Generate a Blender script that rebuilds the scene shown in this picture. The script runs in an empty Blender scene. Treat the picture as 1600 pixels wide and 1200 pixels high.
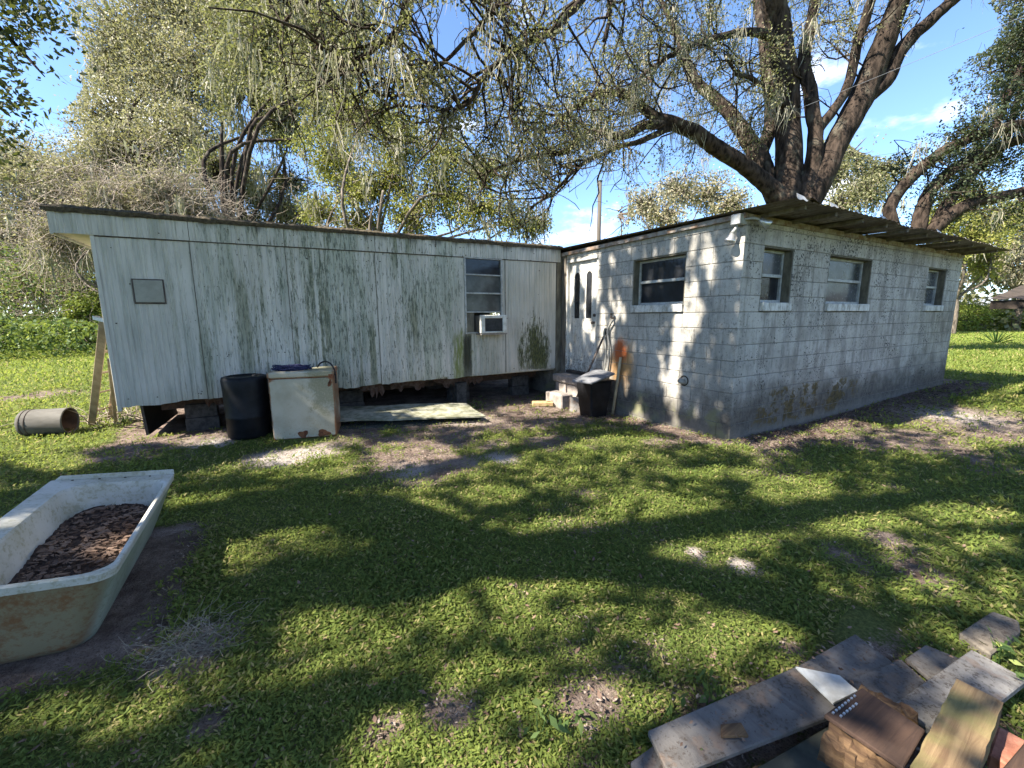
import bpy, bmesh, math, random
import numpy as np
from mathutils import Vector, Matrix
random.seed(7)
rng = np.random.default_rng(11)
scene = bpy.context.scene
C = scene.collection

# ------------------------------------------------------------------ camera
F = 655.32
CAM = np.array([-4.9656, -3.1420, 1.5945])
YAW, PIT, ROL = -0.515355, -0.160547, -0.006491
def cam_axes():
    cy, sy = math.cos(YAW), math.sin(YAW)
    w = np.array([-sy*math.cos(PIT), cy*math.cos(PIT), math.sin(PIT)])
    r = np.array([cy, sy, 0.0]); u = np.cross(r, w)
    return math.cos(ROL)*r+math.sin(ROL)*u, -math.sin(ROL)*r+math.cos(ROL)*u, w
RX, UX, WX = cam_axes()
cd = bpy.data.cameras.new('camera'); co = bpy.data.objects.new('camera', cd); C.objects.link(co)
co.matrix_world = Matrix(((RX[0], UX[0], -WX[0], CAM[0]), (RX[1], UX[1], -WX[1], CAM[1]), (RX[2], UX[2], -WX[2], CAM[2]), (0, 0, 0, 1)))
cd.sensor_width = 36; cd.lens = F/1600*36; cd.clip_start = 0.05; cd.clip_end = 3000
scene.camera = co
def ray(px, py): return (px-800)/F*RX-(py-600)/F*UX+WX
def P(px, py, t): return CAM+t*ray(px, py)                       # a point at depth t
def onz(px, py, z=0.0):
    d = ray(px, py); return CAM+d*((z-CAM[2])/d[2])
def onx(px, py, x=0.0):
    d = ray(px, py); return CAM+d*((x-CAM[0])/d[0])
def pix(p):
    d = np.asarray(p, float)-CAM
    t = d@WX
    ts = np.where(t > 0.05, t, 0.05)
    return 800+F*(d@RX)/ts, 600-F*(d@UX)/ts, t

# ------------------------------------------------------------------ sky and sun
SUN = np.array([-0.690, 0.055, 0.720]); SUN /= np.linalg.norm(SUN)
EL = math.asin(SUN[2]); AZ = math.atan2(SUN[0], SUN[1])
world = bpy.data.worlds.new('World'); scene.world = world; world.use_nodes = True
wn = world.node_tree; wn.nodes.clear()
wo = wn.nodes.new('ShaderNodeOutputWorld'); bg = wn.nodes.new('ShaderNodeBackground')
sky = wn.nodes.new('ShaderNodeTexSky'); sky.sky_type = 'NISHITA'; sky.sun_disc = False
sky.sun_elevation = EL; sky.sun_rotation = AZ; sky.altitude = 2500; sky.air_density = 1.0; sky.dust_density = 0.0; sky.ozone_density = 4.5
bg.inputs['Strength'].default_value = 0.106
tcw = wn.nodes.new('ShaderNodeTexCoord'); mpw = wn.nodes.new('ShaderNodeMapping'); mpw.inputs['Scale'].default_value = (1.6, 1.6, 3.4)
mpw.inputs['Location'].default_value = (3.1, 0.4, 0.2)
nzw = wn.nodes.new('ShaderNodeTexNoise'); nzw.inputs['Scale'].default_value = 2.2; nzw.inputs['Detail'].default_value = 7; nzw.inputs['Roughness'].default_value = 0.55
mrw = wn.nodes.new('ShaderNodeMapRange'); mrw.interpolation_type = 'SMOOTHSTEP'
mrw.inputs['From Min'].default_value = 0.56; mrw.inputs['From Max'].default_value = 0.72; mrw.inputs['To Max'].default_value = 0.85
mxw = wn.nodes.new('ShaderNodeMix'); mxw.data_type = 'RGBA'; mxw.inputs['B'].default_value = (8.0, 8.0, 8.2, 1)
wn.links.new(tcw.outputs['Generated'], mpw.inputs['Vector']); wn.links.new(mpw.outputs[0], nzw.inputs['Vector'])
wn.links.new(nzw.outputs['Fac'], mrw.inputs['Value']); wn.links.new(mrw.outputs[0], mxw.inputs['Factor'])
wn.links.new(sky.outputs[0], mxw.inputs['A']); wn.links.new(mxw.outputs['Result'], bg.inputs['Color']); wn.links.new(bg.outputs[0], wo.inputs[0])
sl = bpy.data.lights.new('sun', 'SUN'); sl.energy = 5.0; sl.angle = math.radians(0.53); sl.color = (1.0, 0.93, 0.80)
so = bpy.data.objects.new('sun', sl); C.objects.link(so)
so.rotation_euler = Vector(SUN).to_track_quat('Z', 'Y').to_euler(); so.location = (-20, 2, 25)
scene.view_settings.view_transform = 'Standard'; scene.view_settings.look = 'None'
scene.view_settings.exposure = 2.0; scene.view_settings.gamma = 1.0
scene.cycles.max_bounces = 8; scene.cycles.transparent_max_bounces = 8

# ------------------------------------------------------------------ node helpers
class V:
    def __init__(s, g, sock): s.g = g; s.s = sock
    def op(s, o, *a): return s.g.math(o, s, *a)
    def __add__(s, b): return s.op('ADD', b)
    def __radd__(s, b): return s.op('ADD', b)
    def __sub__(s, b): return s.op('SUBTRACT', b)
    def __rsub__(s, b): return s.g.math('SUBTRACT', b, s)
    def __mul__(s, b): return s.op('MULTIPLY', b)
    def __rmul__(s, b): return s.op('MULTIPLY', b)
    def __truediv__(s, b): return s.op('DIVIDE', b)
    def max(s, b): return s.op('MAXIMUM', b)
    def min(s, b): return s.op('MINIMUM', b)
    def abs(s): return s.op('ABSOLUTE')
    def ss(s, a, b, lo=0.0, hi=1.0):                              # smoothstep from a to b
        n = s.g.nt.nodes.new('ShaderNodeMapRange'); n.interpolation_type = 'SMOOTHSTEP'
        s.g.set(n.inputs['Value'], s)
        if a > b: a, b, lo, hi = b, a, hi, lo
        n.inputs['From Min'].default_value = a; n.inputs['From Max'].default_value = b
        n.inputs['To Min'].default_value = lo; n.inputs['To Max'].default_value = hi
        return V(s.g, n.outputs[0])
class G:
    def __init__(s, name):
        s.m = bpy.data.materials.new(name); s.m.use_nodes = True; s.nt = s.m.node_tree
        s.b = s.nt.nodes['Principled BSDF']; s.out = s.nt.nodes['Material Output']
        s._pos = None
    def set(s, inp, v):
        if isinstance(v, V): s.nt.links.new(v.s, inp)
        elif isinstance(v, (tuple, list)): inp.default_value = tuple(v)+((1,) if len(v) == 3 and len(inp.default_value) == 4 else ())
        else: inp.default_value = v
    def math(s, o, a, b=None):
        n = s.nt.nodes.new('ShaderNodeMath'); n.operation = o; s.set(n.inputs[0], a)
        if b is not None: s.set(n.inputs[1], b)
        return V(s, n.outputs[0])
    def pos(s):
        if s._pos is None:
            n = s.nt.nodes.new('ShaderNodeNewGeometry'); s._pos = V(s, n.outputs['Position'])
            x = s.nt.nodes.new('ShaderNodeSeparateXYZ'); s.nt.links.new(n.outputs['Position'], x.inputs[0])
            s.x, s.y, s.z = [V(s, x.outputs[i]) for i in range(3)]
        return s._pos
    def objc(s):
        n = s.nt.nodes.new('ShaderNodeTexCoord'); return V(s, n.outputs['Object'])
    def scaled(s, vec, sc, loc=(0, 0, 0)):
        n = s.nt.nodes.new('ShaderNodeMapping'); s.set(n.inputs['Vector'], vec); n.inputs['Scale'].default_value = sc; n.inputs['Location'].default_value = loc
        return V(s, n.outputs[0])
    def noise(s, scale, vec=None, sc=(1, 1, 1), detail=4, rough=0.55, loc=(0, 0, 0), dist=0.0):
        v = s.pos() if vec is None else vec
        if sc != (1, 1, 1) or loc != (0, 0, 0): v = s.scaled(v, sc, loc)
        n = s.nt.nodes.new('ShaderNodeTexNoise'); s.set(n.inputs['Vector'], v)
        n.inputs['Scale'].default_value = scale; n.inputs['Detail'].default_value = detail; n.inputs['Roughness'].default_value = rough; n.inputs['Distortion'].default_value = dist
        return V(s, n.outputs[0])
    def voro(s, scale, vec=None, sc=(1, 1, 1)):
        v = s.pos() if vec is None else vec
        if sc != (1, 1, 1): v = s.scaled(v, sc)
        n = s.nt.nodes.new('ShaderNodeTexVoronoi'); s.set(n.inputs['Vector'], v); n.inputs['Scale'].default_value = scale
        return V(s, n.outputs['Distance'])
    def attr(s, name):
        n = s.nt.nodes.new('ShaderNodeAttribute'); n.attribute_name = name; return V(s, n.outputs['Fac'])
    def objrand(s):
        n = s.nt.nodes.new('ShaderNodeObjectInfo'); return V(s, n.outputs['Random'])
    def mix(s, f, a, b):
        n = s.nt.nodes.new('ShaderNodeMix'); n.data_type = 'RGBA'
        s.set(n.inputs['Factor'], f); s.set(n.inputs['A'], a); s.set(n.inputs['B'], b)
        return V(s, n.outputs['Result'])
    def bell(s, v, c, w): return ((v-c)/w).op('MULTIPLY', (v-c)/w).ss(1.0, 0.0)
    def done(s, col, rough=0.8, bump=None, bs=0.3, bd=0.01, spec=0.3, metal=0.0):
        s.set(s.b.inputs['Base Color'], col); s.set(s.b.inputs['Roughness'], rough); s.b.inputs['Specular IOR Level'].default_value = spec
        s.set(s.b.inputs['Metallic'], metal)
        if bump is not None:
            n = s.nt.nodes.new('ShaderNodeBump'); n.inputs['Strength'].default_value = bs; n.inputs['Distance'].default_value = bd
            s.set(n.inputs['Height'], bump); s.nt.links.new(n.outputs[0], s.b.inputs['Normal'])
        return s.m

def simple(name, a, b, scale=8, rough=0.75, sc=(1, 1, 1), spec=0.3, metal=0.0, bs=0.25, obj=False, lo=0.35, hi=0.65):
    g = G(name); v = g.objc() if obj else None
    n = g.noise(scale, vec=v, sc=sc, detail=6, rough=0.65)
    return g.done(g.mix(n.ss(lo, hi), a, b), rough, n, bs, 0.008, spec, metal)

M = {}
# white ribbed trailer siding: chalky paint, algae streaks running down, two heavy mould stains
def m_siding():
    g = G('siding_paint'); g.pos()
    tone = g.noise(2.2, sc=(1, 1, .5)); fine = g.noise(60, sc=(1, 1, .25), detail=3)
    streak = g.noise(7, sc=(1, 1, .10), detail=5, rough=.7)
    speck = g.noise(46, sc=(1, 1, .16), detail=5, rough=.75)
    zone = g.noise(1.3, sc=(1, 1, .25), loc=(4.2, 0, 0), detail=2)
    col = g.mix(tone.ss(.3, .7), (.475, .445, .385), (.59, .555, .49))
    col = g.mix(streak.ss(.42, .72)*.6, col, (.24, .25, .21))
    thin = g.noise(26, sc=(1, 1, .05), detail=3, rough=.6)
    col = g.mix(thin.ss(.52, .68)*.4, col, (.20, .205, .175))
    mid = g.bell(g.x, -3.7, 3.0)
    film = (zone+(streak-.5)*.8).ss(.46, .66)*mid
    col = g.mix(film*.45, col, (.28, .31, .22))
    hang = g.noise(6.5, sc=(1, 1, .03), loc=(1.7, 0, 0), detail=2)
    fade = (g.noise(1.1, sc=(1, 1, .55), loc=(7, 0, 3), detail=1)).ss(.38, .54)
    runs = (hang+(speck-.5)*.35).ss(.54, .64)*fade*mid
    col = g.mix(runs*.8, col, (.19, .195, .115))
    sp = (speck+film*.05+(mid-.6)*.03+runs*.05).ss(.57, .63)*mid
    col = g.mix(sp*.85, col, (.09, .10, .07))
    # mould right of the window
    cone = g.bell(g.x-(g.noise(3, sc=(1, 1, .6))-.5)*.25, -.62, .52)*(g.z.ss(2.25, .9))*(g.z.ss(.54, .60))
    m1 = (cone*.42+speck*.9+streak*.6-.32).ss(.64, .80)
    col = g.mix(m1*cone.ss(.05, .3), col, g.mix(fine.ss(.4, .6), (.035, .04, .02), (.10, .11, .035)))
    # run below the air conditioner
    run = g.bell(g.x-(g.noise(4, sc=(1, 1, .5))-.5)*.15, -2.12, .26)*g.z.ss(1.75, 1.05)
    col = g.mix((run*.60+streak*.9+speck*.9-.92).ss(.22, .62), col, (.17, .19, .05))
    core = g.bell(g.x-(g.noise(6, sc=(1, 1, .5))-.5)*.10, -2.03, .11)*g.z.ss(1.5, 1.1)
    col = g.mix((core*(speck*1.5+.1)).ss(.05, .75)*.95, col, (.03, .03, .02))
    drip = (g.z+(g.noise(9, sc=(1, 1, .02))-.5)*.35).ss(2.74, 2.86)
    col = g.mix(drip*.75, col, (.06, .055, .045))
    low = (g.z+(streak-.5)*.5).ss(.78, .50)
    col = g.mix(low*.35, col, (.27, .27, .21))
    return g.done(col, .55, fine, .12, .004, .35)
M['siding'] = m_siding()

def m_block():
    g = G('painted_block'); g.pos(); r = g.objrand()
    tone = g.noise(1.6); fine = g.noise(75, detail=4, rough=.7); speck = g.noise(22, detail=5, rough=.72)
    streak = g.noise(6, sc=(1, 1, .16), detail=5, rough=.7)
    col = g.mix((tone+(r-.5)*.16).ss(.3, .7), (.365, .342, .305), (.49, .46, .415))
    col = g.mix((streak.ss(.42, .70))*.7, col, (.22, .21, .195))
    mott = g.noise(13, detail=7, rough=.75, loc=(1, 8, 3)); grit = g.noise(120, detail=3, rough=.7)
    col = g.mix((mott+(streak-.5)*.5).ss(.47, .68)*.5, col, (.21, .20, .18))
    col = g.mix((grit*.6+mott*.5).ss(.58, .68)*.55, col, (.11, .105, .095))
    # the wall away from the light keeps its mould
    right = g.y.ss(.03, .0)*g.x.ss(.02, .1)
    top = g.z.ss(1.9, 2.6)
    spots = (g.noise(30, detail=3, rough=.6)*.8+g.noise(3.5, loc=(2, 5, 1), detail=3)*.42+top*right*.035).ss(.70, .735)
    col = g.mix(spots*.95*(right*.6+.4), col, (.045, .042, .038))
    col = g.mix((g.noise(2.6, sc=(1, 1, .8), loc=(9, 1, 2))+(streak-.5)*.6).ss(.48, .68)*.6*right, col, (.20, .18, .155))
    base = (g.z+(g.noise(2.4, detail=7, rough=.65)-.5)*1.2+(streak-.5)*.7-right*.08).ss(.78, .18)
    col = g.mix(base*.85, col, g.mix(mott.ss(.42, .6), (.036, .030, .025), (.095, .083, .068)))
    col = g.mix(((g.z+(g.noise(5)-.5)*.25).ss(.20, .05))*.35, col, (.22, .205, .175))
    # moss near the ground of the long wall
    msk = (g.noise(2.1, loc=(3.3, 0, .7), detail=6, rough=.7)).ss(.44, .56)*g.bell(g.x, 1.9, 2.0)*g.bell(g.z, .34, .36)*right
    col = g.mix((msk*1.3+(mott-.5)*2.6).ss(.40, 1.0)*.9, col, g.mix(mott.ss(.4, .6), (.040, .030, .012), (.11, .075, .02)))
    left = g.x.ss(.02, .0)
    gm = (g.noise(3, loc=(1, 6, 2), detail=6)).ss(.5, .64)*g.z.ss(.75, .2)*left
    col = g.mix(gm*.7, col, (.19, .19, .10))
    # rust run on the door wall
    wob = (g.noise(5, sc=(1, 1, .4))-.5)*.35
    def rad(cy, cz, ry, rz_): return (((g.y+wob-cy)/ry)*((g.y+wob-cy)/ry)+((g.z-cz)/rz_)*((g.z-cz)/rz_)).op('SQRT')
    nz = (streak-.5)*1.2+(mott-.5)*1.0
    col = g.mix((rad(1.92, .80, .36, .50)+nz).ss(1.05, .35)*left*.85, col, (.40, .215, .07))
    col = g.mix((rad(2.04, .72, .22, .34)+nz).ss(1.0, .4)*left*.6, col, (.24, .13, .05))
    col = g.mix((rad(1.98, 1.02, .20, .26)+nz).ss(1.0, .35)*left*.95, col, (.36, .09, .028))
    return g.done(col, .82, fine*.6+speck*.5, .5, .006, .25)
M['block'] = m_block()
M['mortar'] = simple('mortar', (.13, .125, .115), (.24, .23, .21), 30, .95)
def m_sill():
    g = G('sill_paint'); n = g.noise(12, sc=(1, 1, .5), detail=6, rough=.7)
    return g.done(g.mix(n.ss(.4, .68), (.62, .61, .58), (.26, .24, .20)), .8, n, .3)
M['sill'] = m_sill()
M['frame'] = simple('window_frame_metal', (.42, .43, .42), (.26, .26, .24), 14, .5, spec=.5)
M['jamb'] = simple('weathered_jamb_wood', (.17, .155, .115), (.09, .08, .06), 10, .85, sc=(1, 1, .4))
def m_glass(name, a, b, rough=.06):
    g = G(name); n = g.noise(3.0, detail=5); d = g.noise(25, detail=4)
    return g.done(g.mix(n.ss(.35, .7), a, b), (d.ss(.35, .7))*.18+rough, None, spec=.4)
M['glass_dark'] = m_glass('dark_glass', (.012, .013, .016), (.03, .032, .036))
M['glass_screen'] = m_glass('screened_glass', (.055, .06, .065), (.10, .105, .11), .12)
M['glass_grey'] = m_glass('dusty_glass', (.045, .05, .05), (.13, .14, .135), .10)
def m_door():
    g = G('door_paint'); s = g.noise(9, sc=(1, 1, .3), detail=5, rough=.7); n = g.noise(30, detail=4)
    col = g.mix(s.ss(.42, .7), (.62, .60, .56), (.36, .335, .30))
    col = g.mix((n+(g.pos() and g.z.ss(1.0, .5))*.15).ss(.58, .68)*.7, col, (.16, .14, .12))
    return g.done(col, .65, n, .2)
M['door'] = m_door()
M['rustmetal'] = simple('rusty_metal_edge', (.16, .10, .065), (.30, .28, .26), 9, .7, spec=.4)
def m_roofmetal():
    g = G('corrugated_roof_metal'); g.pos(); n = g.noise(6, sc=(1, .5, 1), detail=6, rough=.7); r = g.objrand()
    n2 = g.noise(26, detail=4)
    col = g.mix((n+(r-.5)*.2).ss(.38, .66), (.13, .11, .09), (.26, .235, .21))
    col = g.mix(n2.ss(.5, .66)*.7, col, (.07, .05, .035))
    return g.done(col, .7, n2, .3, .004, .35, .15)
M['roofmetal'] = m_roofmetal()
M['galv'] = simple('galvanised_sheet', (.42, .43, .43), (.28, .27, .25), 12, .5, spec=.5, metal=.3)
M['wood_grey'] = simple('grey_wood', (.19, .165, .135), (.10, .085, .07), 14, .9, sc=(1, 1, .2))
M['debris'] = simple('roof_debris', (.045, .035, .025), (.10, .08, .05), 30, .95, bs=.6)
M['soffit'] = simple('cream_soffit', (.62, .57, .42), (.47, .42, .30), 5, .8)
M['dark'] = simple('near_black_shade', (.035, .028, .022), (.065, .05, .04), 9, .95)
M['steel'] = simple('rusty_chassis_steel', (.05, .035, .028), (.10, .06, .04), 14, .85)
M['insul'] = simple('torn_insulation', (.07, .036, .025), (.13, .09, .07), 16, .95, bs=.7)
M['hatch_paint'] = simple('hatch_paint', (.33, .32, .27), (.26, .255, .215), 6, .75)
M['pier'] = simple('shaded_pier_block', (.045, .04, .036), (.09, .082, .074), 14, .95)  # concrete coloured near black to imitate the shade under the trailer
M['concrete'] = simple('concrete', (.30, .28, .25), (.40, .38, .35), 22, .92)
M['concrete_pink'] = simple('worn_concrete_step', (.22, .19, .17), (.33, .29, .26), 12, .92)
M['brick'] = simple('red_brick', (.22, .085, .055), (.34, .15, .10), 25, .92, bs=.5)
M['ochre_block'] = simple('ochre_paver', (.30, .20, .09), (.42, .32, .18), 20, .92, bs=.5)
M['drum'] = simple('black_plastic', (.004, .0045, .006), (.009, .010, .013), 8, .5, spec=.2)
M['bin'] = simple('black_bin_plastic', (.005, .005, .006), (.012, .012, .014), 8, .5, spec=.25)
def m_freezer():
    g = G('old_enamel'); v = g.objc(); n = g.noise(3.2, vec=v, detail=6, rough=.65); f = g.noise(50, vec=v, detail=4, rough=.7)
    sx = g.nt.nodes.new('ShaderNodeSeparateXYZ'); g.set(sx.inputs[0], v); X, Z = V(g, sx.outputs[0]), V(g, sx.outputs[2])
    col = g.mix(n.ss(.35, .7), (.42, .39, .305), (.33, .305, .22))
    grime = ((X+(n-.5)*.9).ss(-.14, .16)*(Z+(n-.5)*.6).ss(.16, .46)*.8+(f-.5)*1.3).ss(.30, .95)
    col = g.mix(grime*.85, col, (.20, .19, .11))
    col = g.mix((f+Z.ss(.35, .05)*.06).ss(.62, .70)*.7, col, (.26, .16, .08))
    edge = (X.abs().ss(.34, .38)+Z.ss(.035, .0)+g.bell(Z, .79, .035)*X.abs().ss(.24, .36))*.5
    col = g.mix((edge+(n-.5)*1.1).ss(.25, .55), col, (.24, .11, .05))
    return g.done(col, .5, f, .15, .004, .4)
M['enamel'] = m_freezer()
M['rust'] = simple('rust', (.09, .035, .02), (.20, .085, .04), 30, .95, bs=.6, obj=True)
M['rope'] = simple('navy_rope', (.012, .014, .05), (.03, .034, .09), 60, .9, bs=.7)
M['rubber'] = simple('black_rubber', (.012, .012, .013), (.03, .03, .03), 20, .7)
M['panel_pale'] = simple('pale_panel', (.30, .29, .23), (.13, .13, .08), 7, .8, bs=.6)
M['panel_dark'] = simple('dark_panel', (.035, .04, .035), (.08, .085, .07), 8, .85)
M['white_plastic'] = simple('yellowed_plastic', (.68, .67, .62), (.48, .46, .40), 14, .5, spec=.4)
M['grille'] = simple('dark_grille', (.035, .035, .037), (.06, .06, .062), 10, .6)
def m_board(name, a, b):
    g = G(name); g.pos(); n = g.noise(5, detail=6, rough=.65); f = g.noise(70, detail=4, rough=.7); sc_ = g.noise(18, sc=(1, .12, 1), detail=4)
    col = g.mix(n.ss(.35, .66), a, b); col = g.mix(sc_.ss(.5, .66)*.4, col, (.05, .04, .035)); col = g.mix((f+(n-.5)*.5).ss(.54, .66)*.75, col, (.05, .038, .03))
    col = g.mix(g.noise(9, loc=(4, 2, 1), detail=5).ss(.56, .66)*.55, col, (.17, .12, .09))
    return g.done(col, .88, f+n*.5, .45, .006, .25)
M['board_grey'] = m_board('grey_composite_board', (.145, .135, .128), (.088, .08, .074))
M['board_light'] = m_board('pale_grey_board', (.24, .228, .215), (.135, .126, .118))
M['slab'] = m_board('rough_slab', (.20, .175, .14), (.12, .10, .08))
M['lid_board'] = simple('bin_lid_board', (.20, .205, .22), (.13, .13, .14), 8, .7)
M['tile'] = simple('white_tile', (.50, .50, .48), (.33, .32, .29), 10, .45, spec=.5)
M['fibre'] = simple('grey_fibre_barrel', (.12, .112, .10), (.07, .064, .055), 6, .85, sc=(.3, 1, 1), obj=True)
M['barrel_in'] = simple('barrel_inside', (.13, .075, .05), (.07, .04, .03), 8, .9)
M['lad_wood'] = simple('ladder_wood', (.40, .32, .22), (.27, .21, .14), 10, .8, sc=(1, 1, .25))
M['stick'] = simple('tan_handle', (.46, .37, .23), (.34, .26, .16), 8, .7)
M['handle_dark'] = simple('dark_handle', (.045, .035, .03), (.09, .07, .06), 8, .7)
M['hose'] = simple('grey_hose', (.33, .32, .29), (.22, .21, .19), 10, .6)
M['alu'] = simple('aluminium', (.62, .63, .64), (.45, .45, .45), 10, .35, metal=.7)
def m_wood(name, a, b, c):
    g = G(name); v = g.objc(); gr = g.noise(5, vec=v, sc=(.35, 9, 9), detail=7, rough=.7, dist=.6); n = g.noise(4, vec=v, detail=5)
    col = g.mix(gr.ss(.35, .66), a, b); col = g.mix(n.ss(.45, .66)*.7, col, c)
    return g.done(col, .88, gr, .6, .008, .2)
M['timber'] = m_wood('weathered_timber', (.24, .165, .09), (.13, .08, .045), (.17, .16, .06))
M['chunk'] = m_wood('rotten_wood', (.17, .105, .055), (.07, .04, .024), (.04, .025, .018))
M['ply'] = m_wood('brown_plywood', (.075, .045, .032), (.045, .028, .022), (.11, .07, .05))
def m_tub():
    g = G('tub_enamel'); v = g.objc(); n = g.noise(3.5, vec=v, detail=6, rough=.65); f = g.noise(38, vec=v, detail=5, rough=.7)
    sx = g.nt.nodes.new('ShaderNodeSeparateXYZ'); g.set(sx.inputs[0], v); Z = V(g, sx.outputs[2])
    col = g.mix(n.ss(.35, .7), (.50, .485, .43), (.38, .36, .28))
    col = g.mix((f+(n-.5)*.5).ss(.50, .66)*.6, col, (.24, .22, .13))
    return g.done(col, .5, f, .1, .003, .4)
M['tub_in'] = m_tub()
def m_tubout():
    g = G('tub_outside'); v = g.objc(); n = g.noise(2.6, vec=v, detail=6, rough=.65); f = g.noise(40, vec=v, detail=5, rough=.7)
    sx = g.nt.nodes.new('ShaderNodeSeparateXYZ'); g.set(sx.inputs[0], v); X, Y = V(g, sx.outputs[0]), V(g, sx.outputs[1])
    col = g.mix(n.ss(.35, .7), (.36, .39, .32), (.25, .28, .21))
    col = g.mix(f.ss(.48, .66)*.5, col, (.16, .16, .10))
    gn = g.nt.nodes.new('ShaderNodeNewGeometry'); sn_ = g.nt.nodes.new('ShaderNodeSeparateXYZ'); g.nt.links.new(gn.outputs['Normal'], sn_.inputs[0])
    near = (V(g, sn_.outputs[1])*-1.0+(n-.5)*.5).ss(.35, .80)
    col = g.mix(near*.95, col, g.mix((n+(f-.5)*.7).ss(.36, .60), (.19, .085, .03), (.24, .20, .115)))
    return g.done(col, .6, f, .15, .004, .35)
M['tub_out'] = m_tubout()
M['mulch'] = simple('dark_mulch', (.035, .022, .017), (.085, .055, .04), 28, .95, bs=.9)
M['crumb'] = simple('soil_crumb', (.04, .026, .02), (.34, .27, .22), 40, .95, lo=.4, hi=.6)
M['chip'] = simple('bark_chip', (.10, .06, .042), (.22, .15, .11), 9, .9)
M['pole'] = simple('pole_wood', (.11, .095, .08), (.07, .06, .052), 6, .9, sc=(1, 1, .1))
M['wire'] = simple('wire', (.09, .10, .12), (.14, .15, .17), 3, .5)
M['house_wall'] = simple('far_house_wall', (.30, .27, .22), (.40, .36, .30), 2, .9)
M['house_roof'] = simple('far_house_roof', (.20, .22, .25), (.30, .32, .35), 3, .8)
M['deadgrass'] = simple('dead_straw', (.42, .37, .28), (.28, .23, .17), 20, .9)

def m_bark(name, a, b):
    g = G(name); n = g.noise(5, sc=(1, 1, .35), detail=7, rough=.7, dist=.4); v = g.voro(9, sc=(1, 1, .3))
    lic = g.noise(2.2, loc=(3, 1, 2), detail=5)
    col = g.mix((n+v*.3-.12).ss(.35, .68), a, b); col = g.mix(lic.ss(.54, .68)*.35, col, (.16, .15, .115))
    return g.done(col, .95, n+v*.7, 1.0, .05, .1)
M['bark'] = m_bark('oak_bark', (.011, .0085, .007), (.056, .041, .032))
M['bark_pale'] = m_bark('pale_bark', (.06, .05, .04), (.17, .14, .115))
def m_leaf(name, dark, light, warm, trans=.35, sp=.25, ro=.6):
    g = G(name); t = g.attr('tint'); cl = g.noise(.45, detail=3)
    col = g.mix((t*.6+cl*.8-.25).ss(.15, .85), dark, light)
    col = g.mix((t.ss(.90, .99))*.8, col, warm)
    m = g.done(col, ro, None, spec=sp)
    tr = g.nt.nodes.new('ShaderNodeBsdfTranslucent'); mx = g.nt.nodes.new('ShaderNodeMixShader'); mx.inputs[0].default_value = trans
    g.set(tr.inputs[0], g.mix(.35, col, (.30, .34, .03)))
    g.nt.links.new(g.b.outputs[0], mx.inputs[1]); g.nt.links.new(tr.outputs[0], mx.inputs[2]); g.nt.links.new(mx.outputs[0], g.out.inputs[0])
    return m
M['leaf_oak'] = m_leaf('oak_leaf', (.115, .12, .060), (.255, .245, .135), (.38, .33, .21))
M['leaf_dark'] = m_leaf('dark_oak_leaf', (.030, .042, .024), (.065, .082, .040), (.10, .11, .05), .2)
M['leaf_yellow'] = m_leaf('yellow_green_leaf', (.14, .15, .036), (.29, .29, .075), (.27, .22, .06))
M['leaf_tan'] = m_leaf('dusty_leaf', (.18, .165, .105), (.40, .36, .245), (.50, .43, .32))
M['leaf_shrub'] = m_leaf('shrub_leaf', (.050, .095, .025), (.15, .215, .07), (.30, .33, .09))
M['leaf_bright'] = m_leaf('bright_shrub_leaf', (.12, .17, .03), (.26, .30, .06), (.33, .30, .09))
M['moss'] = m_leaf('spanish_moss', (.22, .21, .165), (.36, .335, .27), (.44, .39, .30), .3, .1, .8)
M['grass'] = m_leaf('lawn_leaf', (.105, .152, .036), (.275, .315, .075), (.38, .31, .15), .52, .15, .65)
M['vine'] = simple('bare_vine', (.20, .165, .13), (.36, .30, .245), 6, .95)

def m_ground():
    g = G('ground_soil_and_turf'); g.pos(); d = g.attr('dirt'); s = g.attr('sand')
    n = g.noise(3.2, detail=6, rough=.65); f = g.noise(55, detail=5, rough=.7); l = g.noise(.35, detail=3)
    turf = g.mix(f.ss(.35, .66), (.075, .092, .028), (.16, .18, .055))
    turf = g.mix(l.ss(.45, .65)*.45, turf, (.13, .145, .04))
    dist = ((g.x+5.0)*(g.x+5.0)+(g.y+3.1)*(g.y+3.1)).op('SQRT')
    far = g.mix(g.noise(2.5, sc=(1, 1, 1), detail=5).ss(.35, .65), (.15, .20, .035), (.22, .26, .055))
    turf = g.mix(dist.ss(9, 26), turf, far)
    soil = g.mix((n*.6+g.noise(14, detail=6, rough=.7)*.5-.05).ss(.35, .66), (.12, .085, .068), (.31, .24, .20))
    soil = g.mix(g.noise(130, detail=3, rough=.7).ss(.50, .64)*.65, soil, (.045, .03, .024))
    soil = g.mix(s, soil, g.mix(f.ss(.4, .6), (.52, .47, .43), (.38, .33, .30)))
    fac = (d+(f-.5)*1.5+(n-.5)*.6).ss(.32, .62)
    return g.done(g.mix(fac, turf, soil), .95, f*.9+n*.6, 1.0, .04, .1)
M['ground'] = m_ground()

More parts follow.
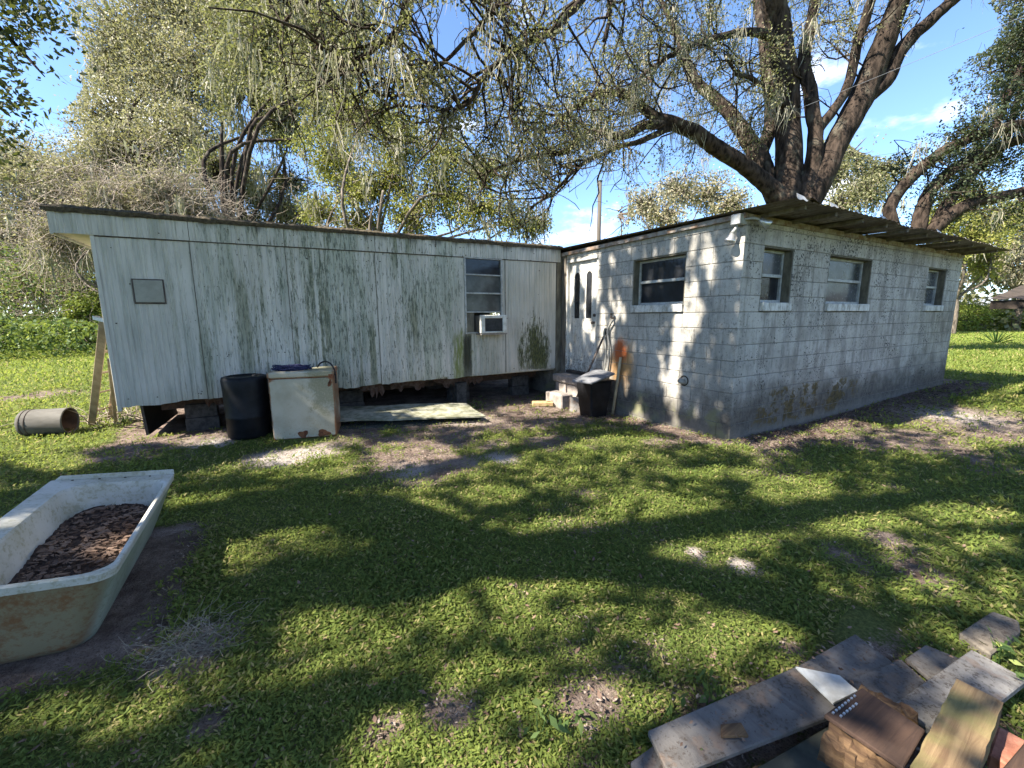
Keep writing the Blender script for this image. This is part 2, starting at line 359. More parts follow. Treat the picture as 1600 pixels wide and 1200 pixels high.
# ------------------------------------------------------------------ mesh helpers
def tag(o, label=None, cat=None, group=None, kind=None):
    if label: o['label'] = label
    if cat: o['category'] = cat
    if group: o['group'] = group
    if kind: o['kind'] = kind
    return o
def empty(name, loc, label, cat, group=None, rz=0.0):
    o = bpy.data.objects.new(name, None); C.objects.link(o); o.location = loc; o.rotation_euler = (0, 0, rz); o.empty_display_size = .1
    tag(o, label, cat, group); bpy.context.view_layer.update(); return o
def link(name, me, mat, parent=None, smooth=False):
    o = bpy.data.objects.new(name, me); C.objects.link(o)
    if mat is not None and len(me.materials) == 0: me.materials.append(M[mat] if isinstance(mat, str) else mat)
    if parent is not None:
        o.parent = parent; o.matrix_parent_inverse = world_inv(parent)
    if smooth:
        me.polygons.foreach_set('use_smooth', np.ones(len(me.polygons), dtype=bool))
    return o
def world_inv(p):
    m = Matrix.Identity(4); q = p
    while q is not None:
        m = (Matrix.LocRotScale(q.location, q.rotation_euler, q.scale) if q.parent is None else q.matrix_parent_inverse @ Matrix.LocRotScale(q.location, q.rotation_euler, q.scale)) @ m
        q = q.parent
    return m.inverted()
def npmesh(name, v, faces, attrs=None):
    v = np.asarray(v, dtype=np.float32); f = np.asarray(faces, dtype=np.int32); k = f.shape[1]
    me = bpy.data.meshes.new(name); me.vertices.add(len(v)); me.vertices.foreach_set('co', v.ravel())
    me.loops.add(f.size); me.loops.foreach_set('vertex_index', f.ravel())
    me.polygons.add(len(f)); me.polygons.foreach_set('loop_start', np.arange(0, f.size, k, dtype=np.int32))
    if attrs:
        for nm, a in attrs.items():
            at = me.attributes.new(nm, 'FLOAT', 'POINT'); at.data.foreach_set('value', np.asarray(a, dtype=np.float32))
    me.update(calc_edges=True); return me
class B:
    """collects boxes, prisms and tubes into one mesh"""
    def __init__(s): s.v = []; s.f = []
    def add(s, v, f):
        o = len(s.v); s.v += [tuple(map(float, p)) for p in v]; s.f += [tuple(i+o for i in q) for q in f]; return s
    def box(s, a, b):
        (x0, y0, z0), (x1, y1, z1) = a, b
        return s.add([(x0, y0, z0), (x1, y0, z0), (x1, y1, z0), (x0, y1, z0), (x0, y0, z1), (x1, y0, z1), (x1, y1, z1), (x0, y1, z1)],
                     [(0, 3, 2, 1), (4, 5, 6, 7), (0, 1, 5, 4), (1, 2, 6, 5), (2, 3, 7, 6), (3, 0, 4, 7)])
    def slab(s, top, th, down=(0, 0, -1)):
        n = len(top); d = np.array(down)*th
        t = [np.array(p, float) for p in top]; b = [p+d for p in t]
        return s.add(t+b, [tuple(range(n)), tuple(range(2*n-1, n-1, -1))]+[(i, i+n, (i+1) % n+n, (i+1) % n) for i in range(n)])
    def tube(s, pts, rad, n=8, caps=True):
        pts = [np.array(p, float) for p in pts]; m = len(pts)
        rad = [rad]*m if np.isscalar(rad) else rad
        V0 = []; up = None
        for i in range(m):
            t = pts[min(i+1, m-1)]-pts[max(i-1, 0)]; t /= np.linalg.norm(t)+1e-9
            if up is None: up = np.array([0, 0, 1.]) if abs(t[2]) < .9 else np.array([1., 0, 0])
            a = np.cross(up, t); a /= np.linalg.norm(a)+1e-9; b = np.cross(t, a); up = b
            for k in range(n):
                an = 2*math.pi*k/n; V0.append(pts[i]+rad[i]*(math.cos(an)*a+math.sin(an)*b))
        f = [(i*n+k, i*n+(k+1) % n, (i+1)*n+(k+1) % n, (i+1)*n+k) for i in range(m-1) for k in range(n)]
        if caps: f += [tuple(range(n-1, -1, -1)), tuple(range((m-1)*n, m*n))]
        return s.add(V0, f)
    def lathe(s, prof, n=24, origin=(0, 0, 0)):
        V0 = [(origin[0]+r*math.cos(2*math.pi*k/n), origin[1]+r*math.sin(2*math.pi*k/n), origin[2]+z) for r, z in prof for k in range(n)]
        f = [(i*n+k, i*n+(k+1) % n, (i+1)*n+(k+1) % n, (i+1)*n+k) for i in range(len(prof)-1) for k in range(n)]
        return s.add(V0, f)
    def mesh(s, name, bev=0.0, xf=None):
        me = bpy.data.meshes.new(name); v = s.v
        if xf is not None: v = [tuple(xf @ Vector(p)) for p in v]
        me.from_pydata(v, [], s.f); me.update()
        if bev:
            bm = bmesh.new(); bm.from_mesh(me)
            bmesh.ops.bevel(bm, geom=[e for e in bm.edges], offset=bev, segments=1, affect='EDGES', clamp_overlap=True)
            bm.to_mesh(me); bm.free()
        return me
    def build(s, name, mat, parent=None, bev=0.0, smooth=False, xf=None): return link(name, s.mesh(name, bev, xf), mat, parent, smooth)

def vnoise(x, y, seed=0):
    r = np.random.default_rng(seed); T = r.random((64, 64))
    xi = np.floor(x).astype(int); yi = np.floor(y).astype(int); fx = x-xi; fy = y-yi
    fx = fx*fx*(3-2*fx); fy = fy*fy*(3-2*fy)
    a = T[xi % 64, yi % 64]; b = T[(xi+1) % 64, yi % 64]; c = T[xi % 64, (yi+1) % 64]; d = T[(xi+1) % 64, (yi+1) % 64]
    return (a*(1-fx)+b*fx)*(1-fy)+(c*(1-fx)+d*fx)*fy
def fbm(x, y, seed=0): return .5*vnoise(x, y, seed)+.28*vnoise(x*2.1, y*2.1, seed+1)+.22*vnoise(x*4.3, y*4.3, seed+2)
def sst(a, b, v):
    t = np.clip((v-a)/(b-a), 0, 1); return t*t*(3-2*t)

# ------------------------------------------------------------------ ground
def hgt(x, y):
    x = np.asarray(x, float); y = np.asarray(y, float)
    h = .10*np.exp(-((x+5.5)/1.2)**2-((y-3.5)/.45)**2)+.10*sst(1.5, 7, x)*sst(-2.5, -.2, y)
    h = h-.05*np.exp(-((x+.3)/.9)**2-((y-2.2)/1.4)**2)
    near = np.exp(-((x+2)/12)**2-((y-1)/8)**2)
    return h+near*.035*(fbm(x*.9+9, y*.9+3, 5)-.5)+.35*sst(25, 70, np.hypot(x, y))*(fbm(x*.04, y*.04, 8)-.5)
def gz(p): return float(hgt(p[0], p[1]))
DIRT = [(820, 660, .5, .9), (700, 722, .40, .9), (660, 742, .30, .9), (610, 712, .35, .8), (560, 676, .35, .8), (900, 655, .4, .7), (780, 640, .7, .9), (640, 725, .55, .8), (690, 690, .6, .7), (600, 690, .5, .6), (800, 652, .7, .9), (760, 690, .45, .6), (860, 637, .6, 1), (700, 650, .6, .7), (440, 714, .40, .8), (520, 700, .35, .7), (780, 716, .3, .6),
        (1310, 872, .26, .42), (1440, 900, .30, .42), (1165, 885, .10, .8), (1090, 862, .07, .7), (300, 1010, .22, .7), (700, 1100, .12, .6), (925, 1105, .10, .8), (600, 1140, .09, .6), (920, 770, .2, .35),
        (1480, 655, 1.2, .75), (1560, 668, 1.2, .8), (1440, 690, .8, .6), (1340, 690, .5, .6), (1232, 1012, .07, .9), (330, 1125, .08, .7), (260, 690, .4, .6), (40, 620, .8, .5), (1540, 700, .5, .4), (240, 870, .3, .5), (1390, 842, .2, .45), (850, 690, .5, .5), (980, 660, .5, .55), (1040, 690, .4, .5)]
DG = [(onz(a, b), r, w) for a, b, r, w in DIRT]
SAND = [(440, 714, .38), (480, 706, .3), (780, 716, .25), (1165, 885, .12), (1085, 860, .09), (1105, 875, .07), (640, 735, .2), (730, 655, .3), (1480, 650, .5), (330, 700, .25)]
SG = [(onz(a, b), r) for a, b, r in SAND]
def dirt(x, y):
    x = np.asarray(x, float); y = np.asarray(y, float)
    n = (fbm(x*2.3+1, y*2.3+7, 21)-.5)+.9*(fbm(x*7.3+4, y*7.3+2, 23)-.5)
    d = np.zeros_like(x)
    for p, r, w in DG:
        d = np.maximum(d, w*np.exp(-((x-p[0])**2+(y-p[1])**2)/(r*r)*(1+n*1.2)))
    rx = sst(-.95, -.15, y)*(y < .3)*sst(-.5, .4, x)*(x < 8.5); d = np.maximum(d, rx)
    dw = sst(-.75, -.12, x)*(x < .3)*sst(-.4, .2, y)*(y < 4); d = np.maximum(d, dw)
    yd = .75*sst(-4.5, -3.9, x)*(x < .2)*sst(1.3, 2.6, y)*(y < 4)*(1+1.4*n); d = np.maximum(d, yd)
    un = sst(3.0, 3.7, y+n*.6)*(y < 7)*sst(-7.2, -6.6, x)*(x < .5); d = np.maximum(d, un)
    ed = np.maximum(np.abs(x+6.02)-.30, 0)**2+np.maximum(np.abs(y-.08)-.62, 0)**2; d = np.maximum(d, 1.1*np.exp(-ed/.022))
    ed = np.maximum(x-(-3.2), 0)*0+((x+3.05)**2/.5+(y+2.6)**2/.12); d = np.maximum(d, .8*np.exp(-ed))
    d = d*(1+n*.9)+.24*sst(.54, .70, fbm(x*1.4, y*1.4, 33))+n*.35
    return np.clip(d*1.45, 0, 1.3)
def sand(x, y):
    s = np.zeros_like(x)
    for p, r in SG: s = np.maximum(s, np.exp(-((x-p[0])**2+(y-p[1])**2)/(r*r)))
    return np.clip(s+(fbm(x*5, y*5, 41)-.5)*.5*(s > .05), 0, 1)
def axis(lo, hi, st, far, n=34):
    g_ = [lo]; k = st
    out = []
    r = (far/ (hi-lo))**(1/n)
    a = np.arange(lo, hi+1e-6, st); e = np.geomspace(st*1.5, far, n)
    return np.concatenate([(lo-e)[::-1], a, hi+e])
gx = axis(-10, 10, .075, 900); gy = axis(-4.5, 8, .075, 900)
GX, GY = np.meshgrid(gx, gy, indexing='ij'); gxx, gyy = GX.ravel(), GY.ravel()
gzv = hgt(gxx, gyy)
dm = dirt(gxx, gyy); gzv = gzv-.012*np.clip(dm, 0, 1)*(np.abs(gxx) < 12)
nx_, ny_ = len(gx), len(gy)
ii, jj = np.meshgrid(np.arange(nx_-1), np.arange(ny_-1), indexing='ij'); b0 = (ii*ny_+jj).ravel()
gme = npmesh('ground', np.stack([gxx, gyy, gzv], 1), np.stack([b0, b0+ny_, b0+ny_+1, b0+1], 1), {'dirt': dm, 'sand': sand(gxx, gyy)})
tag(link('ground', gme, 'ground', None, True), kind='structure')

# ------------------------------------------------------------------ block building
LX, TOPZ, CO, BL = 7.37, 2.735, .2032, .4064
BD = 5.6
bld = empty('block_building', (3.6, 2.8, 0), 'white painted concrete block building with low rusty metal roof', 'building')
OPR = [(.42, 1.10, 1.626, 2.438), (2.06, 3.39, 1.626, 2.438), (5.69, 6.61, 1.626, 2.438)]
OPD = [(.81, 1.775, 1.626, 2.438), (2.60, 3.48, .51, 2.60)]
def rects(L, H, ops):
    xs = sorted({0, L, *[a for o in ops for a in o[:2]]}); out = []
    for a, b in zip(xs, xs[1:]):
        cov = sorted([(o[2], o[3]) for o in ops if o[0] <= a+1e-6 and o[1] >= b-1e-6]); z = -.25
        for c, d in cov:
            if c > z: out.append((a, b, z, c))
            z = d
        if z < H: out.append((a, b, z, H))
    return out
def wall_core(name, L, ops, horiz):
    bb = B()
    for a, b, c, d in rects(L, TOPZ-.01, ops):
        if horiz: bb.box((max(a, .012), .0085, c), (b, .175, d))
        else: bb.box((.0085, max(a, .18), c), (.175, b, d))
    return bb.build(name, 'mortar', bld)
wr = wall_core('long_wall', LX, OPR, True); wd = wall_core('entrance_wall', BD, OPD, False)
bcache = {}
def block_mesh(l, h):
    k = (round(l, 3), round(h, 3))
    if k not in bcache:
        l2, h2 = l/2-.0022, h/2-.0036; e = .004; D = .19
        v = [(-l2, e, -h2), (l2, e, -h2), (l2, e, h2), (-l2, e, h2), (-l2+e, 0, -h2+e), (l2-e, 0, -h2+e), (l2-e, 0, h2-e), (-l2+e, 0, h2-e), (-l2, D, -h2), (l2, D, -h2), (l2, D, h2), (-l2, D, h2)]
        f = [(4, 5, 6, 7), (0, 1, 5, 4), (1, 2, 6, 5), (2, 3, 7, 6), (3, 0, 4, 7), (1, 0, 8, 9), (2, 1, 9, 10), (3, 2, 10, 11), (0, 3, 11, 8)]
        me = bpy.data.meshes.new('concrete_block'); me.from_pydata(v, [], f); me.update(); me.materials.append(M['block']); bcache[k] = me
    return bcache[k]
def lay(L, ops, horiz, wall):
    for k in range(-1, 14):
        z0, z1 = k*CO, min((k+1)*CO, TOPZ)
        if horiz: st = 0.0 if k % 2 == 0 else .193
        else: st = .193 if k % 2 == 0 else 0.0
        cuts = [st]; c = BL if (k % 2 == 0) == horiz else BL*.5+.0
        if not horiz: c = BL if k % 2 else BL*1.5-.0
        x = c
        if x-st < .12: x += BL
        while x < L-.1: cuts.append(x); x += BL
        cuts.append(L)
        for a, b in zip(cuts, cuts[1:]):
            segs = [(a, b)]; zz0, zz1 = z0, z1
            for o in ops:
                if o[3] > z0+.02 and o[2] < z1-.02:
                    # part-height pieces above or below an opening
                    ns = []
                    for s_, e_ in segs:
                        if o[1] <= s_ or o[0] >= e_: ns.append((s_, e_)); continue
                        if o[0] > s_+.03: ns.append((s_, o[0]))
                        if o[1] < e_-.03: ns.append((o[1], e_))
                        p, q = max(s_, o[0]), min(e_, o[1])
                        if o[3] < z1-.04 and q-p > .05: put((p, q), o[3], z1, horiz, wall)
                        if o[2] > z0+.04 and q-p > .05: put((p, q), z0, o[2], horiz, wall)
                    segs = ns
            for s_ in segs: put(s_, z0, z1, horiz, wall)
def put(s_, z0, z1, horiz, wall):
    a, b = s_
    o = bpy.data.objects.new('concrete_block', block_mesh(b-a, z1-z0)); C.objects.link(o)
    j = random.uniform(-.0012, .0012)
    if horiz: o.location = ((a+b)/2, j, (z0+z1)/2)
    else: o.location = (j, (a+b)/2, (z0+z1)/2); o.rotation_euler = (0, 0, -math.pi/2)
    if wall is not None:
        o.parent = wall; o.matrix_parent_inverse = WI[wall.name]
WI = {wr.name: world_inv(wr), wd.name: world_inv(wd)}
lay(LX, OPR, True, wr); lay(BD, OPD, False, wd)
B().box((LX-.19, .2, -.2), (LX, BD, TOPZ)).build('end_wall', 'block', bld)
B().box((.2, BD-.19, -.2), (LX-.2, BD, TOPZ-.005)).build('back_wall', 'block', bld)
B().box((.18, .18, .3), (LX-.2, BD-.2, .35)).build('inner_floor', 'dark', bld)

def window(plane, a, b, z0, z1, nl=1, panes=('glass_screen', 'glass_dark')):
    """double-hung unit set back in its opening; plane 'R' long wall (Y=0), 'D' entrance wall (X=0)"""
    R_ = plane == 'R'
    def T(u, d, z): return (u, d, z) if R_ else (d, u, z)
    def bx(bb, u0, u1, d0, d1, c0, c1):
        p, q = T(u0, d0, c0), T(u1, d1, c1); return bb.box(tuple(map(min, p, q)), tuple(map(max, p, q)))
    zs = 1.752; fd, t = .115, .032
    fr = B()
    bx(fr, a+.018, a+.018+t, fd, fd+.05, zs, z1-.02); bx(fr, b-.018-t, b-.018, fd, fd+.05, zs, z1-.02)
    bx(fr, a+.018+t, b-.018-t, fd+.001, fd+.049, z1-.02-t, z1-.021); bx(fr, a+.018+t, b-.018-t, fd+.001, fd+.049, zs, zs+t)
    zm = (zs+z1)/2
    w = fr.build('window', 'frame', bld, .003)
    bx(B(), a+.018+t, b-.018-t, fd-.012, fd+.03, zm-.02, zm+.02).build('meeting_rail', 'frame', w, .003)
    bx(B(), a+.018+t, b-.018-t, fd+.022, fd+.028, zm+.02, z1-.02-t).build('pane', panes[0], w)
    bx(B(), a+.018+t, b-.018-t, fd+.032, fd+.038, zs+t, zm-.02).build('pane', panes[1], w)
    jb = B(); bx(jb, a+.001, a+.017, .012, fd+.06, zs, z1-.001); bx(jb, b-.017, b-.001, .012, fd+.06, zs, z1-.001); bx(jb, a+.018, b-.018, .013, fd+.059, z1-.018, z1-.002)
    jb.build('jamb', 'jamb', w)
    si = B(); bx(si, a+.004, b-.004, -.035, fd+.06, 1.635, zs-.006)
    si.build('window_sill', 'sill', w, .008)
window('R', *OPR[0]); window('R', *OPR[1], panes=('glass_grey', 'glass_screen')); window('R', *OPR[2], panes=('glass_screen', 'glass_screen')); window('D', *OPD[0], panes=('glass_dark', 'glass_dark'))

# entrance door with two arched lights
dy0, dy1, dz0, dz1 = 2.655, 3.43, .555, 2.565
dr = B()
holes = []
def arch_pts(yc, w, z0, zt, n=10):
    p = [(yc-w, z0), (yc+w, z0)]
    for i in range(n+1):
        a = math.pi*i/n; p.append((yc+w*math.cos(a), zt+w*math.sin(a)))
    return p
DX = .045
dr.box((DX, dy0, dz0), (DX+.045, dy1, dz1)); door = dr.build('door', 'door', bld, .004)
for yc in (2.86, 3.20):
    A = arch_pts(yc, .078, 1.545, 2.30); n = len(A)
    A2 = arch_pts(yc, .108, 1.515, 2.30)
    ring = B(); vo = [(DX-.012, y, z) for y, z in A]+[(DX-.010, y, z) for y, z in A2]+[(DX+.001, y, z) for y, z in A]+[(DX+.001, y, z) for y, z in A2]
    f = []
    for i in range(n):
        j = (i+1) % n; f += [(i, j, j+n, i+n), (i+n, j+n, j+3*n, i+3*n), (j, i, i+2*n, j+2*n)]
    ring.add(vo, f); ring.build('light_trim', 'door', door)
    g_ = B(); g_.add([(DX-.003, y, z) for y, z in A], [tuple(range(n))]); g_.build('arched_pane', 'glass_dark', door)
    pn = B()
    for (z0, z1) in ((.80, 1.36),):
        pn.box((DX-.007, yc-.115, z0), (DX+.002, yc+.115, z0+.02)).box((DX-.007, yc-.115, z1-.02), (DX+.002, yc+.115, z1))
        pn.box((DX-.007, yc-.115, z0+.021), (DX+.002, yc-.095, z1-.021)).box((DX-.007, yc+.095, z0+.021), (DX+.002, yc+.115, z1-.021))
    pn.build('raised_panel', 'door', door, .003)
B().tube([(DX-.065, 2.715, 1.47), (DX-.05, 2.715, 1.47), (DX-.02, 2.715, 1.47), (DX+.002, 2.715, 1.47)], [.018, .030, .016, .026], 12).build('door_knob', 'handle_dark', door, smooth=True)
B().tube([(DX-.025, 2.70, 1.60), (DX+.002, 2.70, 1.60)], .027, 12).build('deadbolt', 'handle_dark', door)
fr = B(); fr.box((-.012, dy1+.005, .50), (.10, dy1+.05, 2.62)).box((-.013, dy0-.045, 2.57), (.10, dy1+.004, 2.62)).box((.02, dy0-.05, .50), (.10, dy0-.005, 2.569))
fr.build('door_frame', 'door', bld, .004)
B().box((-.03, dy0-.04, .505), (.12, dy1+.004, .55)).build('threshold', 'handle_dark', bld)
B().box((-.02, 3.484, -.1), (.06, 3.60, 2.72)).build('corner_board', 'wood_grey', bld)
# vent pipe stub in its rough hole
B().lathe([(.075, 0), (.055, .001), (.055, -.10)], 18).build('vent_hole', 'dark', bld, xf=Matrix.Translation((-.003, .725, .685)) @ Matrix.Rotation(-math.pi/2, 4, 'Y'))
B().tube([(.03, .725, .665), (-.05, .725, .675), (-.085, .735, .70)], [.032, .036, .038], 14).build('vent_pipe', 'hose', bld, smooth=True)

# roof: sheets side by side, front edge overhanging the long wall
def rz(y): return 2.795+.014*y
pw = .655; nsh = 12; x0 = -.10
for i in range(nsh):
    xa = x0+i*pw; fe = -.60+random.uniform(-.012, .012); dz = .006*(i % 2)+random.uniform(-.002, .002)
    if i in (4,): fe += .06; dz += .012
    n = 40; xs = np.linspace(xa-.02, xa+pw+.02, n); v = []; ys = [fe, fe+.15, -.2, 1.0, BD+.2]
    curl = random.uniform(-.008, .012)
    for q, y in enumerate(ys):
        for k, x in enumerate(xs):
            rib = .006*math.cos((x-x0)*2*math.pi/.0655*.5)
            v.append((x, y, rz(y)+dz+rib+(curl if q == 0 else 0)*((k/n-.5)**2*3)-.01*(i > 8)*(i-8)*0))
    f = [(q*n+k, q*n+k+1, (q+1)*n+k+1, (q+1)*n+k) for q in range(len(ys)-1) for k in range(n-1)]
    b_ = B(); b_.add(v, f); b_.build('roof_sheet', 'roofmetal', bld, smooth=True)
    h = random.uniform(.05, .085)
    if i % 2 == 0 or i in (1, 3, 7):
        fl = B(); xf0 = xa+.10+random.uniform(-.03, .03)
        fl.slab([(xf0, fe+.03, rz(fe)+.012), (xf0+.28, fe+.05, rz(fe)+.012), (xf0+.26, fe+.10, rz(fe)+h), (xf0+.09, fe+.09, rz(fe)+h+.01)], .004, (0, .7, -.7))
        fl.build('bent_flap', 'galv', bld)
fa = B(); fa.box((.0, -.022, TOPZ-.035), (LX, -.002, TOPZ+.03)); fa.build('fascia_board', 'rustmetal', bld)
fa = B(); fa.box((-.055, -.02, TOPZ-.02), (-.003, 3.60, TOPZ+.035)); fa.build('edge_trim', 'rustmetal', bld)
for i in range(11):
    xx = .25+i*.69; B().box((xx, -.50, TOPZ+.002), (xx+.045, .9, TOPZ+.045)).build('rafter', 'wood_grey', bld)

# twin-headed flood light at the corner
fl = empty('flood_light', (-.06, .03, 2.62), 'metal twin-headed flood light under the roof corner of the block building', 'light')
B().box((-.125, .0, 2.64), (-.005, .12, 2.76)).build('junction_box', 'galv', fl, .008)
B().tube([(-.07, .06, 2.65), (-.08, .075, 2.60), (-.10, .10, 2.545)], [.016, .02, .03], 10).build('swivel', 'galv', fl, smooth=True)
B().tube([(-.10, .10, 2.55), (-.105, .105, 2.50), (-.11, .11, 2.475), (-.115, .115, 2.455)], [.028, .042, .062, .066], 18).build('lamp_head', 'alu', fl, smooth=True)
B().tube([(-.03, .0, 2.70), (.03, -.07, 2.705), (.09, -.12, 2.68)], [.014, .015, .02], 8).build('swivel', 'galv', fl, smooth=True)
B().tube([(.08, -.11, 2.685), (.12, -.145, 2.655), (.16, -.18, 2.62)], [.024, .038, .055], 16).build('lamp_head', 'alu', fl, smooth=True)

# ------------------------------------------------------------------ trailer
TY = 3.62
def tz(x): return .0085*(x+6.67)
tr = empty('mobile_home', (-3.4, 5.1, .3), 'long single-wide trailer with ribbed white siding streaked by algae', 'mobile home')
seams = [-6.67, -5.78, -4.72, -3.52, -2.41, -1.265, -.15]
def sheet(xa, xb, za, zb, y, name, ragged=0.0, seed=0, wob=.003):
    prof = []; x = xa+.004; per = .112; k = 0
    prof.append((xa+.003, 0.0))
    while x+per < xb-.01:
        prof += [(x+.045, 0), (x+.052, .008), (x+.062, .008), (x+.069, 0), (x+.095, 0), (x+.100, -.007), (x+.106, -.007), (x+.111, 0)]; x += per
    prof.append((xb-.003, 0.0)); n = len(prof); zs = np.linspace(za, zb, 9); v = []
    for q, z in enumerate(zs):
        for (px_, d) in prof:
            jz = 0
            if q == 0: jz = ragged*(float(vnoise(np.array(px_*4.0), np.array(seed*3.3), 3))-.5)+ragged*.4*(float(vnoise(np.array(px_*17.0), np.array(1.3), 4))-.5)
            b_ = wob*(float(vnoise(np.array(px_*2.2+seed), np.array(z*2.0), 6))-.5)*2
            v.append((px_, y+d+b_, z+jz+tz(px_)))
    f = [(q*n+k, q*n+k+1, (q+1)*n+k+1, (q+1)*n+k) for q in range(8) for k in range(n-1)]
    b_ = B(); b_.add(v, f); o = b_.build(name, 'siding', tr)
    return o
WXa, WXb, WZa, WZb = -2.06, -1.325, 1.25, 2.545
for i, (a, b) in enumerate(zip(seams, seams[1:])):
    if i == 4:
        sheet(a, WXa, .515, 2.55, TY-.002*(i % 2), 'siding_panel', .05, i)
        sheet(WXa, b, .515, WZa, TY-.002*(i % 2), 'siding_panel', .03, i)
        sheet(WXb, b, WZa, 2.55, TY-.002*(i % 2), 'siding_panel', 0, i)
    else: sheet(a, b, .515, 2.55, TY-.002*(i % 2), 'siding_panel', .05, i)
fs = [-7.0, -5.77, -4.72, -3.51, -2.38, -1.24, -.06]
for i, (a, b) in enumerate(zip(fs, fs[1:])): sheet(a, b, 2.545, 2.80, TY-.022-.002*(i % 2), 'fascia_panel', .006, i+20, .002)
B().slab([(-6.66, TY-.012, 2.532+tz(-6.66)), (-.06, TY-.012, 2.532+tz(-.06)), (-.06, TY-.012, 2.545+tz(-.06)), (-6.66, TY-.012, 2.545+tz(-6.66))], .01, (0, 1, 0)).build('fascia_shadow_strip', 'handle_dark', tr)  # dark strip drawn in as the shadow line below the fascia
for i, s_ in enumerate(seams[1:-1]):
    if True: B().slab([(s_-.0035, TY-.010, .52+tz(s_)), (s_+.0035, TY-.010, .52+tz(s_)), (s_+.0035, TY-.010, 2.54+tz(s_)), (s_-.0035, TY-.010, 2.54+tz(s_))], .01, (0, 1, 0)).build('seam_strip', 'jamb', tr) if s_ != -2.41 else None
B().box((-6.695, TY-.014, .47), (-6.655, TY+.05, 2.54)).build('corner_trim', 'siding', tr, .004)
B().box((-.148, TY-.02, .52), (-.03, TY+.04, 2.68)).build('corner_trim', 'jamb', tr, .004)
dk = B()
dk.slab([(-6.66, TY+.03, .56), (WXa-.02, TY+.03, .60), (WXa-.02, TY+.03, 2.56), (-6.66, TY+.03, 2.52)], .05, (0, 1, 0))
dk.slab([(WXb+.02, TY+.03, .60), (-.12, TY+.03, .61), (-.12, TY+.03, 2.58), (WXb+.02, TY+.03, 2.56)], .05, (0, 1, 0))
dk.box((-6.65, TY+.09, .53), (-.12, 6.6, .62)); dk.box((-6.66, TY+.081, .625), (-6.60, 6.6, 2.55)); dk.box((-6.6, 6.5, .625), (-.12, 6.6, 2.55))
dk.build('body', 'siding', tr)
B().box((-2.2, 4.6, .63), (-1.1, 4.65, 2.5)).build('inner_wall', 'house_wall', tr)
# roof with black debris edge and the overhang's soffit
ro = B(); ro.slab([(-7.03, TY-.035, 2.80), (-.05, TY-.035, 2.862), (-.05, 6.65, 2.90), (-7.03, 6.65, 2.84)], .03); ro.build('roof', 'debris', tr)
e = B(); xs = np.linspace(-7.05, -.03, 240); v = []
for x in xs:
    t1 = .030+.026*float(vnoise(np.array(x*6.0), np.array(.5), 9))+.012*random.random(); d1 = .008+.045*max(0, float(vnoise(np.array(x*9.0), np.array(2.5), 10))-.35)+.01*random.random()
    z = 2.797+tz(x)
    v += [(x, TY-.046, z-d1), (x, TY-.052-.012*random.random(), z+t1*.4), (x, TY-.02, z+t1), (x, TY+.25, z+t1*.8)]
f = [(4*i+k, 4*(i+1)+k, 4*(i+1)+k+1, 4*i+k+1) for i in range(len(xs)-1) for k in range(3)]
e.add(v, f).build('roof_edge', 'debris', tr)
B().slab([(-6.99, TY-.018, 2.555), (-6.66, TY-.018, 2.555), (-6.66, 6.6, 2.555), (-6.99, 6.6, 2.555)], .01, (0, 0, 1)).build('soffit', 'soffit', tr)
B().box((-7.015, TY-.02, 2.53), (-6.992, 6.6, 2.80)).build('end_fascia', 'siding', tr)
# tall window with four lights
wdw = B(); zz = tz(-1.7)
wdw.box((WXa, TY-.022, WZa+zz), (WXa+.03, TY+.05, WZb+zz)).box((WXb-.03, TY-.022, WZa+zz), (WXb, TY+.05, WZb+zz)).box((WXa+.031, TY-.021, WZb-.02+zz), (WXb-.031, TY+.05, WZb+zz-.001)).box((WXa+.031, TY-.021, WZa+zz+.001), (WXb-.031, TY+.05, WZa+.03+zz))
wo_ = wdw.build('window', 'frame', tr, .003)
zb = [WZa+.03, 1.625, 1.95, 2.26, WZb-.02]
for k in range(4):
    if k > 0: B().box((WXa+.031, TY-.016-(.006 if k == 2 else 0), zb[k]-.010-(.006 if k == 2 else 0)+zz), (WXb-.031, TY+.03, zb[k]+.010+zz)).build('glazing_bar', 'frame', wo_, .002)
    if k > 0: B().box((WXa+.03, TY+.012+.004*k, zb[k]+zz), (WXb-.03, TY+.018+.004*k, zb[k+1]+zz)).build('pane', 'glass_grey' if k < 3 else 'glass_dark', wo_)
B().box((WXa+.031, TY-.004, zb[0]+zz), (WXa+.17, TY+.02, zb[1]-.012+zz)).build('filler_panel', 'jamb', wo_)
# small hatch
hx0, hx1, hz0, hz1 = -6.37, -6.095, 1.79, 2.055
h_ = B().box((hx0, TY-.022, hz0), (hx1, TY-.006, hz1)).build('access_hatch', 'hatch_paint', tr, .004)
fr = B(); fr.box((hx0-.014, TY-.016, hz1+.001), (hx1+.014, TY+.002, hz1+.014)).box((hx0-.014, TY-.016, hz0-.02), (hx1+.014, TY+.002, hz0-.001)).box((hx0-.014, TY-.0155, hz0), (hx0-.001, TY+.002, hz1)).box((hx1+.001, TY-.0155, hz0), (hx1+.014, TY+.002, hz1))
fr.build('hatch_frame', 'handle_dark', h_)
# nail heads
nb = B()
for a in range(120):
    x = random.uniform(-6.9, -.3); z = random.choice([2.60, 2.72, 2.42, 2.0, 1.55, 1.1, .62])+random.uniform(-.02, .02)
    if z < 2.56 and (x < -6.6 or WXa-.05 < x < WXb+.05): continue
    y = TY-.006-(.022 if z > 2.56 else 0); s_ = random.uniform(.004, .008)
    nb.box((x-s_, y-.004, z-s_), (x+s_, y+.012, z+s_))
tag(nb.build('nail_heads', 'handle_dark', tr), kind='stuff')
